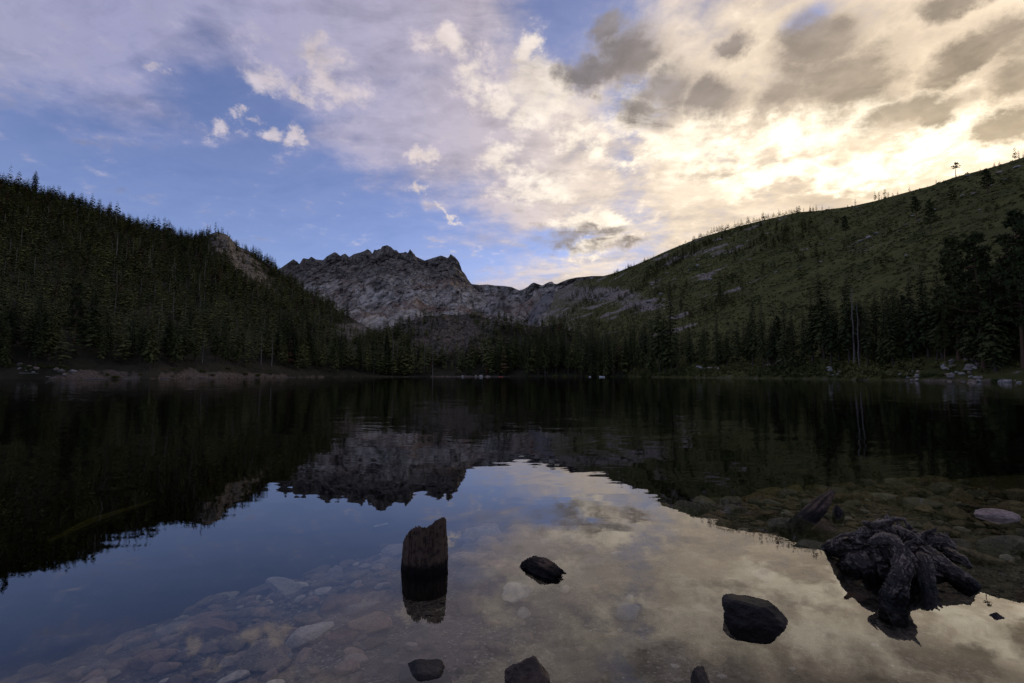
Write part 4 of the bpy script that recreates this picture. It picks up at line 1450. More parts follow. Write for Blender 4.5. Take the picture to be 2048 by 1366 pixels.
def drop_stone(x, y, size, colour, label, group, yaw=None, sink=0.35, sq=1.0):
    z = float(bed_z(np.array([x]), np.array([y]))[0])
    sq = min(sq, (-z - 0.02) / (size * 0.62))
    me = STONE[colour][int(srng.integers(7))]
    o_ = obj('stone', me, None, (x, y, min(z + size * 0.30 * sq * (1 - sink), -0.015 - size * (0.40 * sq + 0.10))), (srng.normal(0, 0.08), srng.normal(0, 0.08), R(28) + srng.normal(0, 0.5) if yaw is None else yaw), (size, size * srng.uniform(0.85, 1.2), size * sq))
    return tag(o_, label, 'stone', group)


# the ones that stand out
for x_, y_s, wpx, colour, lb in [(568, 1184, 48, 'pale', 'large pale flat stone lying under the shallow water'), (446, 1140, 34, 'pale', 'pale pointed stone under water at the edge of the drop-off'), (484, 1216, 12, 'pale', 'small whitish stone beside the large pale sunken slab'),
                                 (708, 1216, 11, 'pale', 'small whitish stone on the dark gravel near the upright stump'), (970, 1100, 28, 'grey', 'grey wedge-shaped stone under water behind the stump and log chunk'), (948, 1042, 28, 'pale', 'pale flat stone under water beyond the upright stump'),
                                 (665, 1225, 40, 'reddish', 'broad reddish stone under water below the large pale slab'), (690, 1300, 40, 'reddish', 'long reddish slab under water at the gravel edge'), (470, 1315, 40, 'tan', 'long tan slab under water among the near cobbles'), (560, 1345, 40, 'grey', 'big grey-brown slab under water among the near cobbles'),
                                 (1765, 982, 30, 'pale', 'pale greenish flat stone under water beyond the leaning log'), (1790, 1250, 44, 'tan', 'rounded tan boulder under water in the root stump reflection'), (1700, 1215, 40, 'reddish', 'rusty stone under water at the foot of the root stump'), (405, 1245, 46, 'reddish', 'long rust-brown stone under water among the cobbles'), (620, 1260, 36, 'tan', 'tan stone under water beside the reddish slab')]:
    w_ = on_z(x_, y_s, -0.2)
    drop_stone(w_[0], w_[1], wpx * w_[1] / FPX * 0.92, colour, lb, None, sink=0.15, sq=0.8)
placed = []
tries = 0
WHERE = [(-9, -0.9, 0, 3.4, 'in the cobble band along the drop-off'), (-0.9, 0.35, 0, 2.4, 'on the dark gravel near the upright stump'), (-0.9, 1.0, 2.4, 9, 'beyond the upright stump'), (0.35, 2.0, 0, 3.2, 'on the gravel near the black rock'), (1.0, 2.4, 3.2, 9, 'between the log chunk and the leaning log'), (2.0, 9, 0, 4.0, 'around the root stump'), (2.4, 9, 4.0, 9, 'beyond the leaning log')]
while len(placed) < 285 and tries < 9000:
    tries += 1
    x_ = srng.uniform(-3.0, 6.8)
    y_ = srng.uniform(1.55, 7.6)
    pp = pixel_of(np.array([[x_, y_, -0.2]]))[0]
    if not (-60 < pp[0] < 2110 and pp[1] < 1400):
        continue
    if 770 < pp[0] < 930 and 1120 < pp[1] < 1300:
        continue
    dd = float(drop_dist(np.array([x_]), np.array([y_]))[0])
    if dd > 0.75:
        continue
    band = math.exp(-((dd + 0.6) / 0.8) ** 2)
    rightz = sst(np.array(x_), 1.6, 2.6) * sst(np.array(y_), 3.0, 4.0)
    dens_ = max(band, 0.9 * float(rightz), 0.16)
    if srng.random() > dens_:
        continue
    s = (0.075 + 0.17 * srng.random() ** 1.5) * (0.5 + 0.6 * max(band, float(rightz))) * min(1.0, max(0.6, y_ / 3.4))
    if any((x_ - a) ** 2 + (y_ - b_) ** 2 < ((s + c_) * 0.50) ** 2 for a, b_, c_ in placed):
        continue
    placed.append((x_, y_, s))
    r_ = srng.random()
    colour = 'tan' if r_ < 0.45 else ('reddish' if r_ < 0.66 else ('grey' if r_ < 0.97 else 'pale'))
    where = next((w[4] for w in WHERE if w[0] <= x_ < w[1] and w[2] <= y_ < w[3]), 'on the gravel bed')
    size_w = 'small' if s < 0.085 else ('mid-sized' if s < 0.14 else 'large flat')
    drop_stone(x_, y_, s, colour, '%s %s stone under clear water %s' % (size_w, colour, where), 'stones %s' % where)

# the smaller cobbles between them, too many to pick apart
cx, cy = srng.uniform(-3.0, 6.8, 9000), srng.uniform(1.5, 7.6, 9000)
dd = drop_dist(cx, cy)
ppc = pixel_of(np.stack([cx, cy, cx * 0 - 0.18], 1))
dd = np.where((ppc[:, 0] > 780) & (ppc[:, 0] < 920) & (ppc[:, 1] > 1120) & (ppc[:, 1] < 1300), 9.0, dd)
dens_ = np.maximum(np.exp(-((dd + 0.55) / 0.85) ** 2), 0.9 * sst(cx, 1.6, 2.6) * sst(cy, 3.0, 4.0))
k_ = np.where((dd < 0.9) & (srng.random(9000) < dens_ * 0.75))[0][:1900]
_ic2 = bmesh.new()
bmesh.ops.create_icosphere(_ic2, subdivisions=2, radius=1.0)
I2V = np.array([v.co[:] for v in _ic2.verts])
I2F = np.array([[v.index for v in f.verts] for f in _ic2.faces])
_ic2.free()
Vs, Fs, Ts, o = [], [], [], 0
zc = bed_z(cx[k_], cy[k_])
for q_, n_ in enumerate(k_):
    N_ = srng.normal(0, 1, (9, 3))
    N_ /= np.linalg.norm(N_, axis=1)[:, None]
    dt = I2V @ N_.T
    rr = np.minimum(np.where(dt > 0.05, srng.uniform(0.6, 0.95, 9) / np.maximum(dt, 0.05), 9).min(1), 1.05)
    s = srng.uniform(0.025, 0.075)
    a = R(28) + srng.normal(0, 0.6)
    v = I2V * rr[:, None] * (s, s * srng.uniform(0.55, 0.8), s * srng.uniform(0.3, 0.5))
    v = np.stack([v[:, 0] * math.cos(a) - v[:, 1] * math.sin(a), v[:, 0] * math.sin(a) + v[:, 1] * math.cos(a), v[:, 2] + srng.normal(0, 0.1) * v[:, 0]], 1)
    Vs.append(v + (cx[n_], cy[n_], zc[q_] + s * 0.15))
    Fs.append(I2F + o)
    Ts.append(np.full(len(v), srng.random()))
    o += len(v)
m, g, b = material('cobble', 0.75, 0.3)
cc = g.ramp(attr(g, 'tint'), [(0.0, (0.090, 0.072, 0.060)), (0.35, (0.15, 0.112, 0.078)), (0.6, (0.20, 0.132, 0.088)), (0.9, (0.23, 0.195, 0.155)), (1.0, (0.40, 0.365, 0.31))])
g.put(b.inputs['Base Color'], g.vm('SCALE', cc, scale=g.lerp(g.noise(coords(g), 40.0, 5, 0.65), 0.3, 0.7, 0.6, 1.35)))
tag(obj('cobbles', mesh_np('cobbles', np.concatenate(Vs), np.concatenate(Fs), m, False, {'tint': np.concatenate(Ts)})), 'small cobbles filling the gaps between the sunken stones', 'cobbles', kind='stuff')

# loose pebbles
NP_ = 7000
x_ = srng.uniform(-1.9, 5.0, NP_ * 3)
y_ = srng.uniform(1.5, 5.6, NP_ * 3)
dd = drop_dist(x_, y_)
patch = fbm(np.stack([x_ * 1.4, y_ * 1.4, x_ * 0], -1), 3)
k_ = np.where((dd < 0.1) & (srng.random(NP_ * 3) < 0.45 + 0.9 * patch + 0.25 * (y_ < 3.2)))[0][:NP_]
x_, y_ = x_[k_], y_[k_]
z_ = bed_z(x_, y_)
_ic1 = bmesh.new()
bmesh.ops.create_icosphere(_ic1, subdivisions=1, radius=1.0)
V1 = np.array([v.co[:] for v in _ic1.verts])
F1 = np.array([[v.index for v in f.verts] for f in _ic1.faces])
_ic1.free()
sz = 0.005 + 0.016 * srng.random(len(x_)) ** 2.5
jit = 1 + srng.normal(0, 0.18, (len(x_), len(V1), 1))
sq = np.stack([srng.uniform(0.8, 1.4, len(x_)), srng.uniform(0.7, 1.1, len(x_)), srng.uniform(0.45, 0.8, len(x_))], 1)
Vp = V1[None] * jit * (sz[:, None] * sq)[:, None, :] + np.stack([x_, y_, z_ + sz * 0.25], 1)[:, None, :]
Fp = (F1[None] + (np.arange(len(x_)) * len(V1))[:, None, None]).reshape(-1, 3)
m, g, b = material('pebble', 0.7, 0.3)
g.put(b.inputs['Base Color'], g.ramp(attr(g, 'tint'), [(0.0, (0.03, 0.026, 0.023)), (0.5, (0.08, 0.066, 0.055)), (0.85, (0.13, 0.107, 0.088)), (0.97, (0.19, 0.165, 0.14)), (1.0, (0.40, 0.37, 0.33))]))
tag(obj('pebbles', mesh_np('pebbles', Vp.reshape(-1, 3), Fp, m, False, {'tint': np.repeat(srng.random(len(x_)), len(V1))})), 'loose pebbles and grit over the shallow lake bed', 'pebbles', kind='stuff')


# ---------------------------------------------------------------- rocks standing out of the near water
def near_rock(name, x, y, w, hgt, depth_ratio, seed, mat, label, yaw=0.0, below=0.12, planes=10, rough=0.05, boxy=0.0, tilt=(0, 0)):
    """x, y: photo pixel of its middle on the waterline; w: half width in pixels; hgt: metres above water"""
    c = on_z(x, y)
    hw = w * c[1] / FPX
    tot = hgt + below
    V, F = rock(seed, (hw, hw * depth_ratio, tot * 0.55), planes + 4, rough * 1.3, True, boxy, 38.0)
    V = np.array([Euler((R(tilt[0]), R(tilt[1]), 0)).to_matrix() @ Vector(v) for v in V])
    V[:, 2] += hgt - V[:, 2].max()
    o_ = obj(name, mesh_np(name, V, F, mat, False), None, c, (0, 0, R(yaw)))
    return tag(o_, label, 'rock')


near_rock('rock', 1508, 1236, 71, 0.105, 0.55, 501, ST_DARK, 'wet black blocky rock standing alone in the water', -14, 0.10, 7, 0.07, 1.0, (0, 8))
near_rock('rock', 1057, 1352, 42, 0.085, 0.85, 507, ST_WET, 'wet brown rounded rock breaking the surface on the near gravel', 10, 0.10, 10, 0.10)
near_rock('rock', 846, 1336, 54, 0.028, 0.6, 511, ST_DARK, 'low dark slab barely breaking the surface by the near gravel', -8, 0.14, 9, 0.05)
near_rock('rock', 1404, 1368, 26, 0.062, 1.0, 515, ST_WET, 'small rusty rock with bright wet edge at the near shore', 25, 0.10, 8, 0.05)
near_rock('rock', 1995, 1032, 36, 0.065, 0.5, 521, ST_PINK, 'pale flat pinkish rock breaking the surface beyond the root stump', -6, 0.05, 9, 0.10, 0.0, (0, 4))
near_rock('rock', 1995, 1233, 16, 0.022, 0.7, 527, ST_DARK, 'small dark stone tip beside the root stump', 0, 0.08, 9, 0.05)
near_rock('rock', 1675, 1024, 13, 0.075, 0.9, 531, ST_DARK, 'small dark stub of rock beside the leaning log', 0, 0.12, 9, 0.05)


# ---------------------------------------------------------------- dead wood
def mat_wood(name, a, b_, rough, tip=None):
    m, g, b = material(name, rough, 0.3)
    p = coords(g)
    gr = attr(g, 'grain')
    n = g.noise(p, 28.0, 6, 0.65)
    c = g.mix(g.step(gr * 0.75 + n * 0.35, 0.25, 0.85), a, b_)
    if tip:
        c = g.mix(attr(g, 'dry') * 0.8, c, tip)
        crest_glint = g.step(gr + (n - 0.5) * 0.8, 0.86, 1.05)
        c = g.mix(crest_glint * 0.75, c, tuple(2.2 * v for v in tip))  # weathered pale grain ridges that also carry painted highlights
        c = g.mix(g.step(g.sep(S(g, g.new('ShaderNodeNewGeometry').outputs['Position']))[2] + (n - 0.5) * 0.05, 0.075, 0.03), c, (0.0035, 0.003, 0.0025))  # wet wood, blackened from the waterline down to read as its reflection
    g.put(b.inputs['Base Color'], c)
    g.put(b.inputs['Roughness'], g.lerp(n, 0.3, 0.7, rough - 0.12, rough + 0.2))
    bump(g, b, n * 0.5 + gr, 0.006)
    return m


M_STUMP = mat_wood('rotten_stump_wood', (0.004, 0.003, 0.002), (0.022, 0.0145, 0.010), 0.8, (0.055, 0.037, 0.026))
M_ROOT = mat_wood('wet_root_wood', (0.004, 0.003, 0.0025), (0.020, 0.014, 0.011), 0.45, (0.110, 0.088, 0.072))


def upright_stump():
    c = on_z(849, 1132)
    k = c[1] / FPX                       # metres per photo pixel there
    Rr = 38 * k
    nt, nz = 260, 56
    th = np.linspace(0, 2 * math.pi, nt, endpoint=False)
    ct, st_ = np.cos(th), np.sin(th)
    ring = np.stack([ct, st_, th * 0], 1)
    flute = ridged(ring * 4.5 + 3, 3) * 0.055 + ridged(ring * 12 + 5, 3) * 0.035
    topx = np.interp(ct, [-1, -0.85, -0.5, -0.2, 0.1, 0.45, 0.75, 1.0], [48, 60, 80, 82, 76, 86, 96, 100]) * k
    top = topx + (ridged(ring * 3 + 1, 3) * 6.0 + pn(ring * 11 + 4) * 7.0 + pn(ring * 27) * 5.0 + pn(ring * 60) * 3.0) * k
    top = top * (0.85 - 0.13 * st_)
    V, gr, dry = [], [], []
    zb = -0.34
    for i in range(nz):
        q = i / (nz - 1)
        z = zb + (top - zb) * q
        rad = Rr * (1.0 + 0.06 * (1 - q) - 0.10 * np.clip(q - 0.75, 0, 1) * 2 + 0.05 * ct * 0)
        wob = pn(np.stack([ct * 5, st_ * 5, z * 9], 1)) * 0.018
        fl = ridged(np.stack([ct * 6.5, st_ * 6.5, z * 1.3], 1), 4) * 0.10 + ridged(np.stack([ct * 11 + z * 3, st_ * 11, z * 7.0], 1), 4) * 0.09 + pn(np.stack([ct * 40, st_ * 40, z * 60], 1)) * 0.012
        rr = rad * (1 + fl + wob)
        V.append(np.stack([ct * rr, st_ * rr * 0.92, z], 1))
        gr.append(np.clip(0.5 + fl * 6, 0, 1))
        dry.append(sst(z, top - 0.05, top) * 0.8 + 0.25 * sst(z, 0.05, 0.2))
    inner = 14
    for i in range(1, inner + 1):
        q = i / inner
        rad = Rr * (1 - q) * 0.93
        xy = np.stack([ct * rad, st_ * rad * 0.92], 1)
        mid = np.interp(xy[:, 0] / Rr, [-1, -0.5, 0, 0.5, 1], [40, 56, 50, 58, 70]) * k
        z = (top * (1 - sst(q, 0.0, 0.35)) + mid * sst(q, 0.0, 0.35)) + (ridged(np.stack([xy[:, 0] * 60, xy[:, 1] * 60, xy[:, 0] * 0], 1), 3) * 8) * k * sst(q, 0, 0.3)
        V.append(np.stack([xy[:, 0], xy[:, 1], z], 1))
        gr.append(np.clip(0.5 + pn(np.stack([xy[:, 0] * 80, xy[:, 1] * 80, z * 20], 1)), 0, 1))
        dry.append(np.full(nt, 0.35))
    nr = len(V)
    idx = np.arange(nr * nt).reshape(nr, nt)
    nx_ = np.roll(idx, -1, 1)
    F = np.stack([idx[:-1], nx_[:-1], nx_[1:], idx[1:]], -1).reshape(-1, 4)
    me = mesh_np('tree_stump', np.concatenate(V), F, M_STUMP, True, {'grain': np.concatenate(gr), 'dry': np.concatenate(dry)})
    o_ = obj('tree_stump', me, None, c)
    tag(o_, 'upright rotten stump with jagged broken top standing in shallow water', 'stump')


upright_stump()


def log_piece(name, path, rad, label, cat, mat, rough=0.12, seed=1, flat=1.0, n=72, dryz=None, ragged=0.0):
    """a weathered length of wood with grain along it and broken ends"""
    path = np.asarray(path, float)
    m_ = 60
    s0 = np.linspace(0, 1, len(path))
    s = np.linspace(0, 1, m_)
    pth = np.stack([np.interp(s, s0, path[:, i]) for i in range(3)], 1)
    for _ in range(6):
        pth[1:-1] = (pth[:-2] + pth[1:-1] * 2 + pth[2:]) / 4
    rd = np.interp(s, s0, rad)
    tan = np.gradient(pth, axis=0)
    tan /= np.linalg.norm(tan, axis=1)[:, None]
    th = np.linspace(0, 2 * math.pi, n, endpoint=False)
    V, gr = [], []
    for i in range(m_):
        a = np.cross(tan[i], (0, 0, 1.0))
        a /= np.linalg.norm(a) + 1e-9
        b_ = np.cross(a, tan[i])
        q = np.stack([np.cos(th) * 3.2, np.sin(th) * 3.2, np.full(n, s[i] * 2.2 + seed * 7.1)], 1)
        fl = ridged(q, 4) * rough + pn(q * 0.6) * rough * 1.2
        if rough > 0.2:
            fl = fl + (ridged(q * np.array([2.2, 2.2, 4.0]) + 7, 3) * 0.5 + pn(q * np.array([5.0, 5.0, 9.0])) * 0.4) * rough
        rr = rd[i] * (1 + fl)
        off = tan[i] * (pn(np.stack([np.cos(th) * 6, np.sin(th) * 6, th * 0 + seed], 1)) * ragged * (1 if i > m_ - 4 else 0))[:, None]
        V.append(pth[i] + np.cos(th)[:, None] * a * rr[:, None] + np.sin(th)[:, None] * b_ * rr[:, None] * flat + off)
        gr.append(np.clip(0.5 + fl / rough * 0.5, 0, 1))
    V += [np.repeat(pth[:1] - tan[:1] * rd[0] * 0.1, 1, 0), np.repeat(pth[-1:] - tan[-1:] * rd[-1] * 0.3, 1, 0)]
    gr += [np.array([0.3]), np.array([0.3])]
    idx = np.arange(m_ * n).reshape(m_, n)
    nx_ = np.roll(idx, -1, 1)
    F = np.stack([idx[:-1], nx_[:-1], nx_[1:], idx[1:]], -1).reshape(-1, 4)
    T = np.r_[np.concatenate([F[:, [0, 1, 2]], F[:, [0, 2, 3]]]), np.stack([nx_[0], idx[0], np.full(n, m_ * n)], 1), np.stack([idx[-1], nx_[-1], np.full(n, m_ * n + 1)], 1)]
    V = np.concatenate(V)
    dry = np.zeros(len(V)) if dryz is None else sst(V[:, 2], dryz[0], dryz[1])
    o_ = obj(name, mesh_np(name, V, T, mat, True, {'grain': np.concatenate(gr), 'dry': dry}))
    if label:
        tag(o_, label, cat)
    return o_


# broken chunk between the stump and the rocks
c0, c1 = on_z(1062, 1140), on_z(1112, 1150)
lg = log_piece('log_chunk', [c0 + (-0.05, 0.09, -0.02), c0 + (0.02, 0.05, 0.012), (c0 + c1) / 2 + (0.0, 0.02, 0.010), c1 + (0.01, -0.01, -0.015)], [0.036, 0.056, 0.064, 0.052], 'small ragged dark log chunk floating near the upright stump', 'log', M_STUMP, 0.34, 3, 0.72, 90, (0.05, 0.09), 0.07)
# leaning log end
b0, tp = on_z(1622, 1030), at(1664, 984, on_z(1640, 1025)[1] + 0.05)
dirv = unit(tp - b0)
log_piece('leaning_log', [b0 - dirv * 0.30 + (-0.05, 0, 0), b0 + dirv * 0.02, b0 + (tp - b0) * 0.6, tp], [0.075, 0.066, 0.052, 0.024], 'dark pointed log end leaning out of the water beyond the root stump', 'log', M_STUMP, 0.24, 5, 0.8, 72, None, 0.06)


# root plate stump: roots grown together with a voxel remesh
def root_stump():
    parts, roots = [], []
    def pp(x, y, Y):
        return at(x, y, Y)
    def add(pts, rad, n=14):
        m_ = 26
        s0, s = np.linspace(0, 1, len(pts)), np.linspace(0, 1, m_)
        P_ = np.array(pts)
        q = np.stack([np.interp(s, s0, P_[:, i]) for i in range(3)], 1)
        for _ in range(4):
            q[1:-1] = (q[:-2] + q[1:-1] * 2 + q[2:]) / 4
        V, F = tube(q, np.interp(s, s0, rad), n, False)
        V = np.r_[V, q[:1], q[-1:]]
        e = len(V)
        F = np.r_[F, np.array([((j + 1) % n, j, e - 2) for j in range(n)]), np.array([((m_ - 1) * n + j, (m_ - 1) * n + (j + 1) % n, e - 1) for j in range(n)])]
        parts.append((V, F))
        roots.append((q, np.interp(s, s0, rad)))
    tip = on_z(1640, 1096)
    add([tip + (-0.03, 0.0, -0.05), tip + (0.08, -0.01, 0.0), pp(1700, 1092, 3.25), pp(1745, 1085, 3.15), pp(1785, 1085, 3.1)], [0.02, 0.042, 0.062, 0.074, 0.085])           # long low root
    add([tip + (0.1, -0.1, -0.10), pp(1720, 1130, 3.1), pp(1780, 1140, 3.05)], [0.04, 0.06, 0.08])
    add([pp(1790, 1130, 3.05), pp(1768, 1085, 3.1), pp(1759, 1060, 3.12), pp(1762, 1040, 3.14)], [0.10, 0.062, 0.040, 0.020])
    add([pp(1750, 1066, 3.1), pp(1748, 1046, 3.12)], [0.02, 0.006])
    add([pp(1768, 1060, 3.12), pp(1775, 1040, 3.14)], [0.02, 0.006])                                                      # peak
    add([pp(1762, 1052, 3.12), pp(1790, 1064, 3.15), pp(1820, 1082, 3.2), pp(1850, 1096, 3.25)], [0.020, 0.032, 0.05, 0.06])                                                       # ridge to the back
    add([pp(1840, 1098, 3.2), pp(1862, 1084, 3.2), pp(1885, 1088, 3.18), pp(1915, 1102, 3.15)], [0.045, 0.046, 0.040, 0.010])                                                       # knotty arm
    add([pp(1866, 1074, 3.22), pp(1880, 1078, 3.2), pp(1900, 1092, 3.2)], [0.028, 0.036, 0.026])
    ft = on_z(1790, 1196)
    add([pp(1742, 1090, 2.98), pp(1768, 1078, 2.94), pp(1797, 1092, 2.88), pp(1808, 1122, 2.80), pp(1800, 1155, 2.72), ft + (-0.01, 0.0, 0.0), ft + (-0.04, -0.02, -0.12)], [0.026, 0.034, 0.040, 0.036, 0.038, 0.050, 0.05])   # bent front root
    en = on_z(1930, 1172)
    add([pp(1850, 1110, 3.1), pp(1880, 1128, 3.0), pp(1905, 1148, 2.93), en + (0.0, 0.02, 0.02), en + (0.045, 0.0, -0.02)], [0.055, 0.044, 0.040, 0.046, 0.042])                  # arm to the side
    add([pp(1800, 1130, 3.05), pp(1850, 1140, 3.0), pp(1890, 1150, 3.0)], [0.075, 0.06, 0.03])
    add([pp(1840, 1120, 3.0), pp(1852, 1150, 2.9), on_z(1862, 1190) + (0, 0, -0.1)], [0.05, 0.036, 0.028])
    add([pp(1800, 1110, 3.15), pp(1840, 1110, 3.2), pp(1860, 1108, 3.2)], [0.07, 0.06, 0.05])
    add([pp(1795, 1150, 3.12), pp(1800, 1210, 3.12)], [0.09, 0.11])
    add([pp(1722, 1118, 3.1), pp(1735, 1135, 3.02), on_z(1742, 1150) + (0, 0, -0.08)], [0.05, 0.036, 0.03])
    add([pp(1898, 1108, 3.1), pp(1925, 1118, 3.0), pp(1942, 1136, 2.95)], [0.034, 0.024, 0.012])
    rr_ = np.random.default_rng(9)
    for k in range(34):                                  # broken rootlets and splinters
        pth, rad = roots[int(rr_.integers(0, 9))]
        i = int(rr_.integers(3, len(pth) - 3))
        dv = unit(rr_.normal(0, 1, 3) * (1, 0.7, 0.6) + (0.15, -0.2, 0.15))
        L = rr_.uniform(0.05, 0.15)
        b0 = pth[i] + dv * rad[i] * 0.6
        bend = unit(dv + rr_.normal(0, 0.5, 3))
        add([b0, b0 + dv * L * 0.5 + (0, 0, 0.005), b0 + dv * L * 0.5 + bend * L * 0.6], [0.020, 0.012, 0.004], 8)
    V, F = joinm(parts)
    tmp = bpy.data.objects.new('tmp', mesh_np('tmp', V, F))
    COL.objects.link(tmp)
    md = tmp.modifiers.new('r', 'REMESH')
    md.mode = 'VOXEL'
    md.voxel_size = 0.006
    sm = tmp.modifiers.new('s', 'SMOOTH')
    sm.iterations = 4
    dg = bpy.context.evaluated_depsgraph_get()
    ev = tmp.evaluated_get(dg).to_mesh()
    n = len(ev.vertices)
    V = np.zeros(n * 3, np.float32)
    ev.vertices.foreach_get('co', V)
    V = V.reshape(-1, 3).astype(float)
    N = np.zeros(n * 3, np.float32)
    ev.vertices.foreach_get('normal', N)
    N = N.reshape(-1, 3)
    F = np.array([p_.vertices[:] for p_ in ev.polygons if len(p_.vertices) == 4])
    tmp.evaluated_get(dg).to_mesh_clear()
    bpy.data.objects.remove(tmp)
    # grain runs along the nearest root
    best = np.full(n, 1e9)
    gv, fin, lr = np.zeros(n), np.zeros(n), np.zeros(n)
    qs = np.zeros((n, 3))
    for ri, (pth, rad) in enumerate(roots):
        tan = np.gradient(pth, axis=0)
        tan /= np.linalg.norm(tan, axis=1)[:, None]
        ds = np.r_[0, np.cumsum(np.linalg.norm(np.diff(pth, axis=0), axis=1))]
        for i in range(len(pth)):
            rel = V - pth[i]
            dd = np.linalg.norm(rel, axis=1) - rad[i]
            mk = dd < best
            a1 = np.cross(tan[i], (0.3, 0.2, 1.0))
            a1 /= np.linalg.norm(a1)
            b1 = np.cross(a1, tan[i])
            best[mk] = dd[mk]
            r2 = rel[mk]
            ph = np.arctan2(r2 @ b1, r2 @ a1)
            al = ds[i] + r2 @ tan[i]
            qs[mk] = np.stack([np.cos(ph) * 3.4, np.sin(ph) * 3.4, al * 5.0 + ri * 5.3], 1)
            lr[mk] = rad[i]
    twist = fbm(V * 6, 2)[:, None] * 0.7
    gv = ridged(qs + twist, 4)
    fin = ridged(qs * np.array([4, 4, 1.2]) + twist * 2, 3)
    lump = fbm(V * 11, 4)
    knot = ridged(V * 19, 3)
    V = V + N * (np.clip(lr, 0.02, 0.10) * (gv * 0.42 + fin * 0.20) + lump * 0.018 + knot * 0.005 - 0.006)[:, None]
    dry = sst(V[:, 2], 0.26, 0.34) * 0.7
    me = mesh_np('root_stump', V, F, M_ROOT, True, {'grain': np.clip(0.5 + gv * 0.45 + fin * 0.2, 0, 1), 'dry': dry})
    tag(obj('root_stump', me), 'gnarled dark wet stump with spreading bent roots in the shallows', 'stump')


root_stump()

# sunken wood and weed
a_, b_ = on_z(1105, 893, -0.6), on_z(1425, 872, -0.6)
M_ALGAE = mat_wood('algae_wood', (0.06, 0.06, 0.026), (0.14, 0.135, 0.06), 0.8)
log_piece('sunken_log', [a_, a_ * 0.5 + b_ * 0.5 + (0, 0.05, 0.02), b_], [0.03, 0.06, 0.07], 'long pale greenish log lying under the water out past the drop-off', 'log', M_ALGAE, 0.1, 8)
a_, b_ = on_z(1690, 930, -0.5), on_z(1830, 912, -0.5)
log_piece('sunken_log', [a_, a_ * 0.5 + b_ * 0.5 + (0, 0.0, 0.02), b_], [0.03, 0.05, 0.04], 'short pale greenish log under the dark water beyond the leaning log', 'log', M_ALGAE, 0.1, 9)
a_, m_, b_ = on_z(95, 1085, -0.8), on_z(180, 1046, -0.74), on_z(310, 1000, -0.8)
log_piece('sunken_branch', [a_, m_, b_], [0.02, 0.05, 0.012], 'yellow-green algae covered branch under water beyond the cobble drop-off', 'branch', M_ALGAE, 0.3, 12)
a_, b_ = on_z(748, 1053, -0.06), on_z(776, 1047, -0.06)
log_piece('twig', [a_, b_], [0.006, 0.005], 'thin whitish stick floating near the upright stump', 'stick', ST_PALE, 0.05, 10)

# driftwood along the gravel bank
for k_, (x_, ln, an) in enumerate([(38, 4.0, 0.3), (92, 3.0, -0.2), (172, 5.0, 0.15), (248, 3.5, 0.5), (322, 4.5, -0.35), (398, 4.0, 0.2), (476, 5.0, -0.1), (566, 4.5, 0.25)]):
    Ys = np.interp(x_, [0, 150, 300, 440, 560], [137, 142, 153, 179, 215]) + 0.6
    c0 = at(x_, 750, Ys)
    z0 = max(0.0, ground(c0[0], c0[1])[0])
    e1 = np.array([c0[0] + ln * math.cos(an), c0[1] + ln * math.sin(an) + 0.8, 0])
    z1 = max(0.0, ground(e1[0], e1[1])[0])
    log_piece('driftwood_log', [(c0[0], c0[1], z0 + 0.12), (e1[0], e1[1], z1 + 0.2)], [0.16, 0.10], 'grey driftwood log lying at the waterline of the gravel bank', 'log', M_SNAG, 0.08, 20 + k_, 1.0, 12)['group'] = 'driftwood on the gravel bank'

# fallen trunk on the far bank
a_, b_ = on_z(1556, 753), at(1608, 737, 150)
log_piece('fallen_log', [a_ + (0, 2, -0.3), b_ + (0, 2, 0)], [0.36, 0.22], 'pale fallen trunk slanting down into the lake from the dark stand', 'log', M_SNAG, 0.06, 11)


# ---------------------------------------------------------------- boats at the head of the lake
def paint(name, col):
    m, g, b = material(name, 0.45, 0.5)
    n = g.noise(coords(g), 6.0, 4, 0.6)
    g.put(b.inputs['Base Color'], g.vm('SCALE', g.xyz(*col), scale=g.lerp(n, 0.3, 0.7, 0.85, 1.1)))
    return m


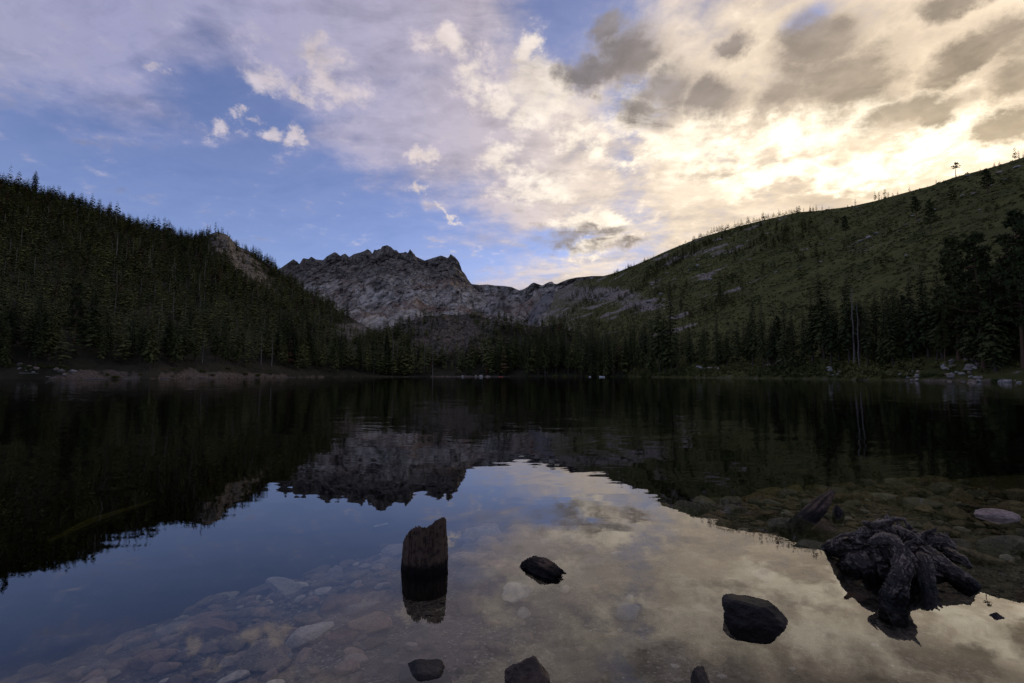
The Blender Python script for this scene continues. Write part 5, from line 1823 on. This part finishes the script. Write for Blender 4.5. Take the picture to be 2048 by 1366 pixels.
def boat(x, y, L, beam, hgt, mat, inner, label, yaw, name='rowboat'):
    c = on_z(x, y)
    e = bpy.data.objects.new(name, None)
    COL.objects.link(e)
    e.location = (c[0], c[1], 0)
    e.rotation_euler = (0, 0, yaw)
    tag(e, label, 'boat', None)
    n, k = 24, 9
    s = np.linspace(-1, 1, n)
    V = []
    for q in s:
        w = beam * 0.5 * (1 - abs(q) ** 2.6) ** 0.7 + 0.01
        top = hgt * (1 + 0.35 * q * q)
        for t in np.linspace(-1, 1, k):
            V.append((q * L / 2, w * t, -0.12 + (top + 0.12) * abs(t) ** 2.2))
    idx = np.arange(n * k).reshape(n, k)
    F = np.stack([idx[:-1, :-1], idx[:-1, 1:], idx[1:, 1:], idx[1:, :-1]], -1).reshape(-1, 4)
    me = mesh_np('hull', np.array(V), F, mat, True)
    h_ = obj('hull', me, e)
    md = h_.modifiers.new('thick', 'SOLIDIFY')
    md.thickness = 0.03
    for q in (-0.4, 0.35):
        w = beam * 0.5 * 0.8
        bx = np.array([(q * L / 2 + dx * 0.12, dy * w, hgt * 0.75 + dz * 0.02) for dx in (-1, 1) for dy in (-1, 1) for dz in (-1, 1)])
        fx = np.array([(0, 1, 3, 2), (4, 6, 7, 5), (0, 4, 5, 1), (2, 3, 7, 6), (0, 2, 6, 4), (1, 5, 7, 3)])
        obj('seat', mesh_np('seat', bx, fx, inner, False), e)


P_RED, P_WHITE, P_WOOD = paint('red_paint', (0.40, 0.10, 0.07)), paint('white_paint', (0.72, 0.72, 0.72)), paint('seat_paint', (0.45, 0.42, 0.38))
boat(1002, 754.0, 2.9, 0.9, 0.42, P_RED, P_WOOD, 'small red boat on the water below the rocky knoll', R(8))
boat(1204, 754.4, 3.1, 1.1, 0.55, P_WHITE, P_WOOD, 'larger small white boat by the lakeside shrubs', R(-10))
boat(1180, 754.2, 2.2, 0.9, 0.42, P_WHITE, P_WOOD, 'smallest white boat lying end-on beside the larger white boat', R(50))

# ---------------------------------------------------------------- unseen wood added behind the camera to shade the near objects
items = []
for k_ in range(230):
    x_, y_ = trng.uniform(-70, 70), trng.uniform(-80, -20)
    if math.hypot(x_, y_) > 20:
        items.append((x_, y_, float(bed_z(np.array([x_]), np.array([y_]))[0]) - 0.2, trng.uniform(11, 21)))
mass('added_shore_forest', items, LOW, M_FOREST, 'unseen conifer wood added behind the camera to shade the shallows', 'forest')
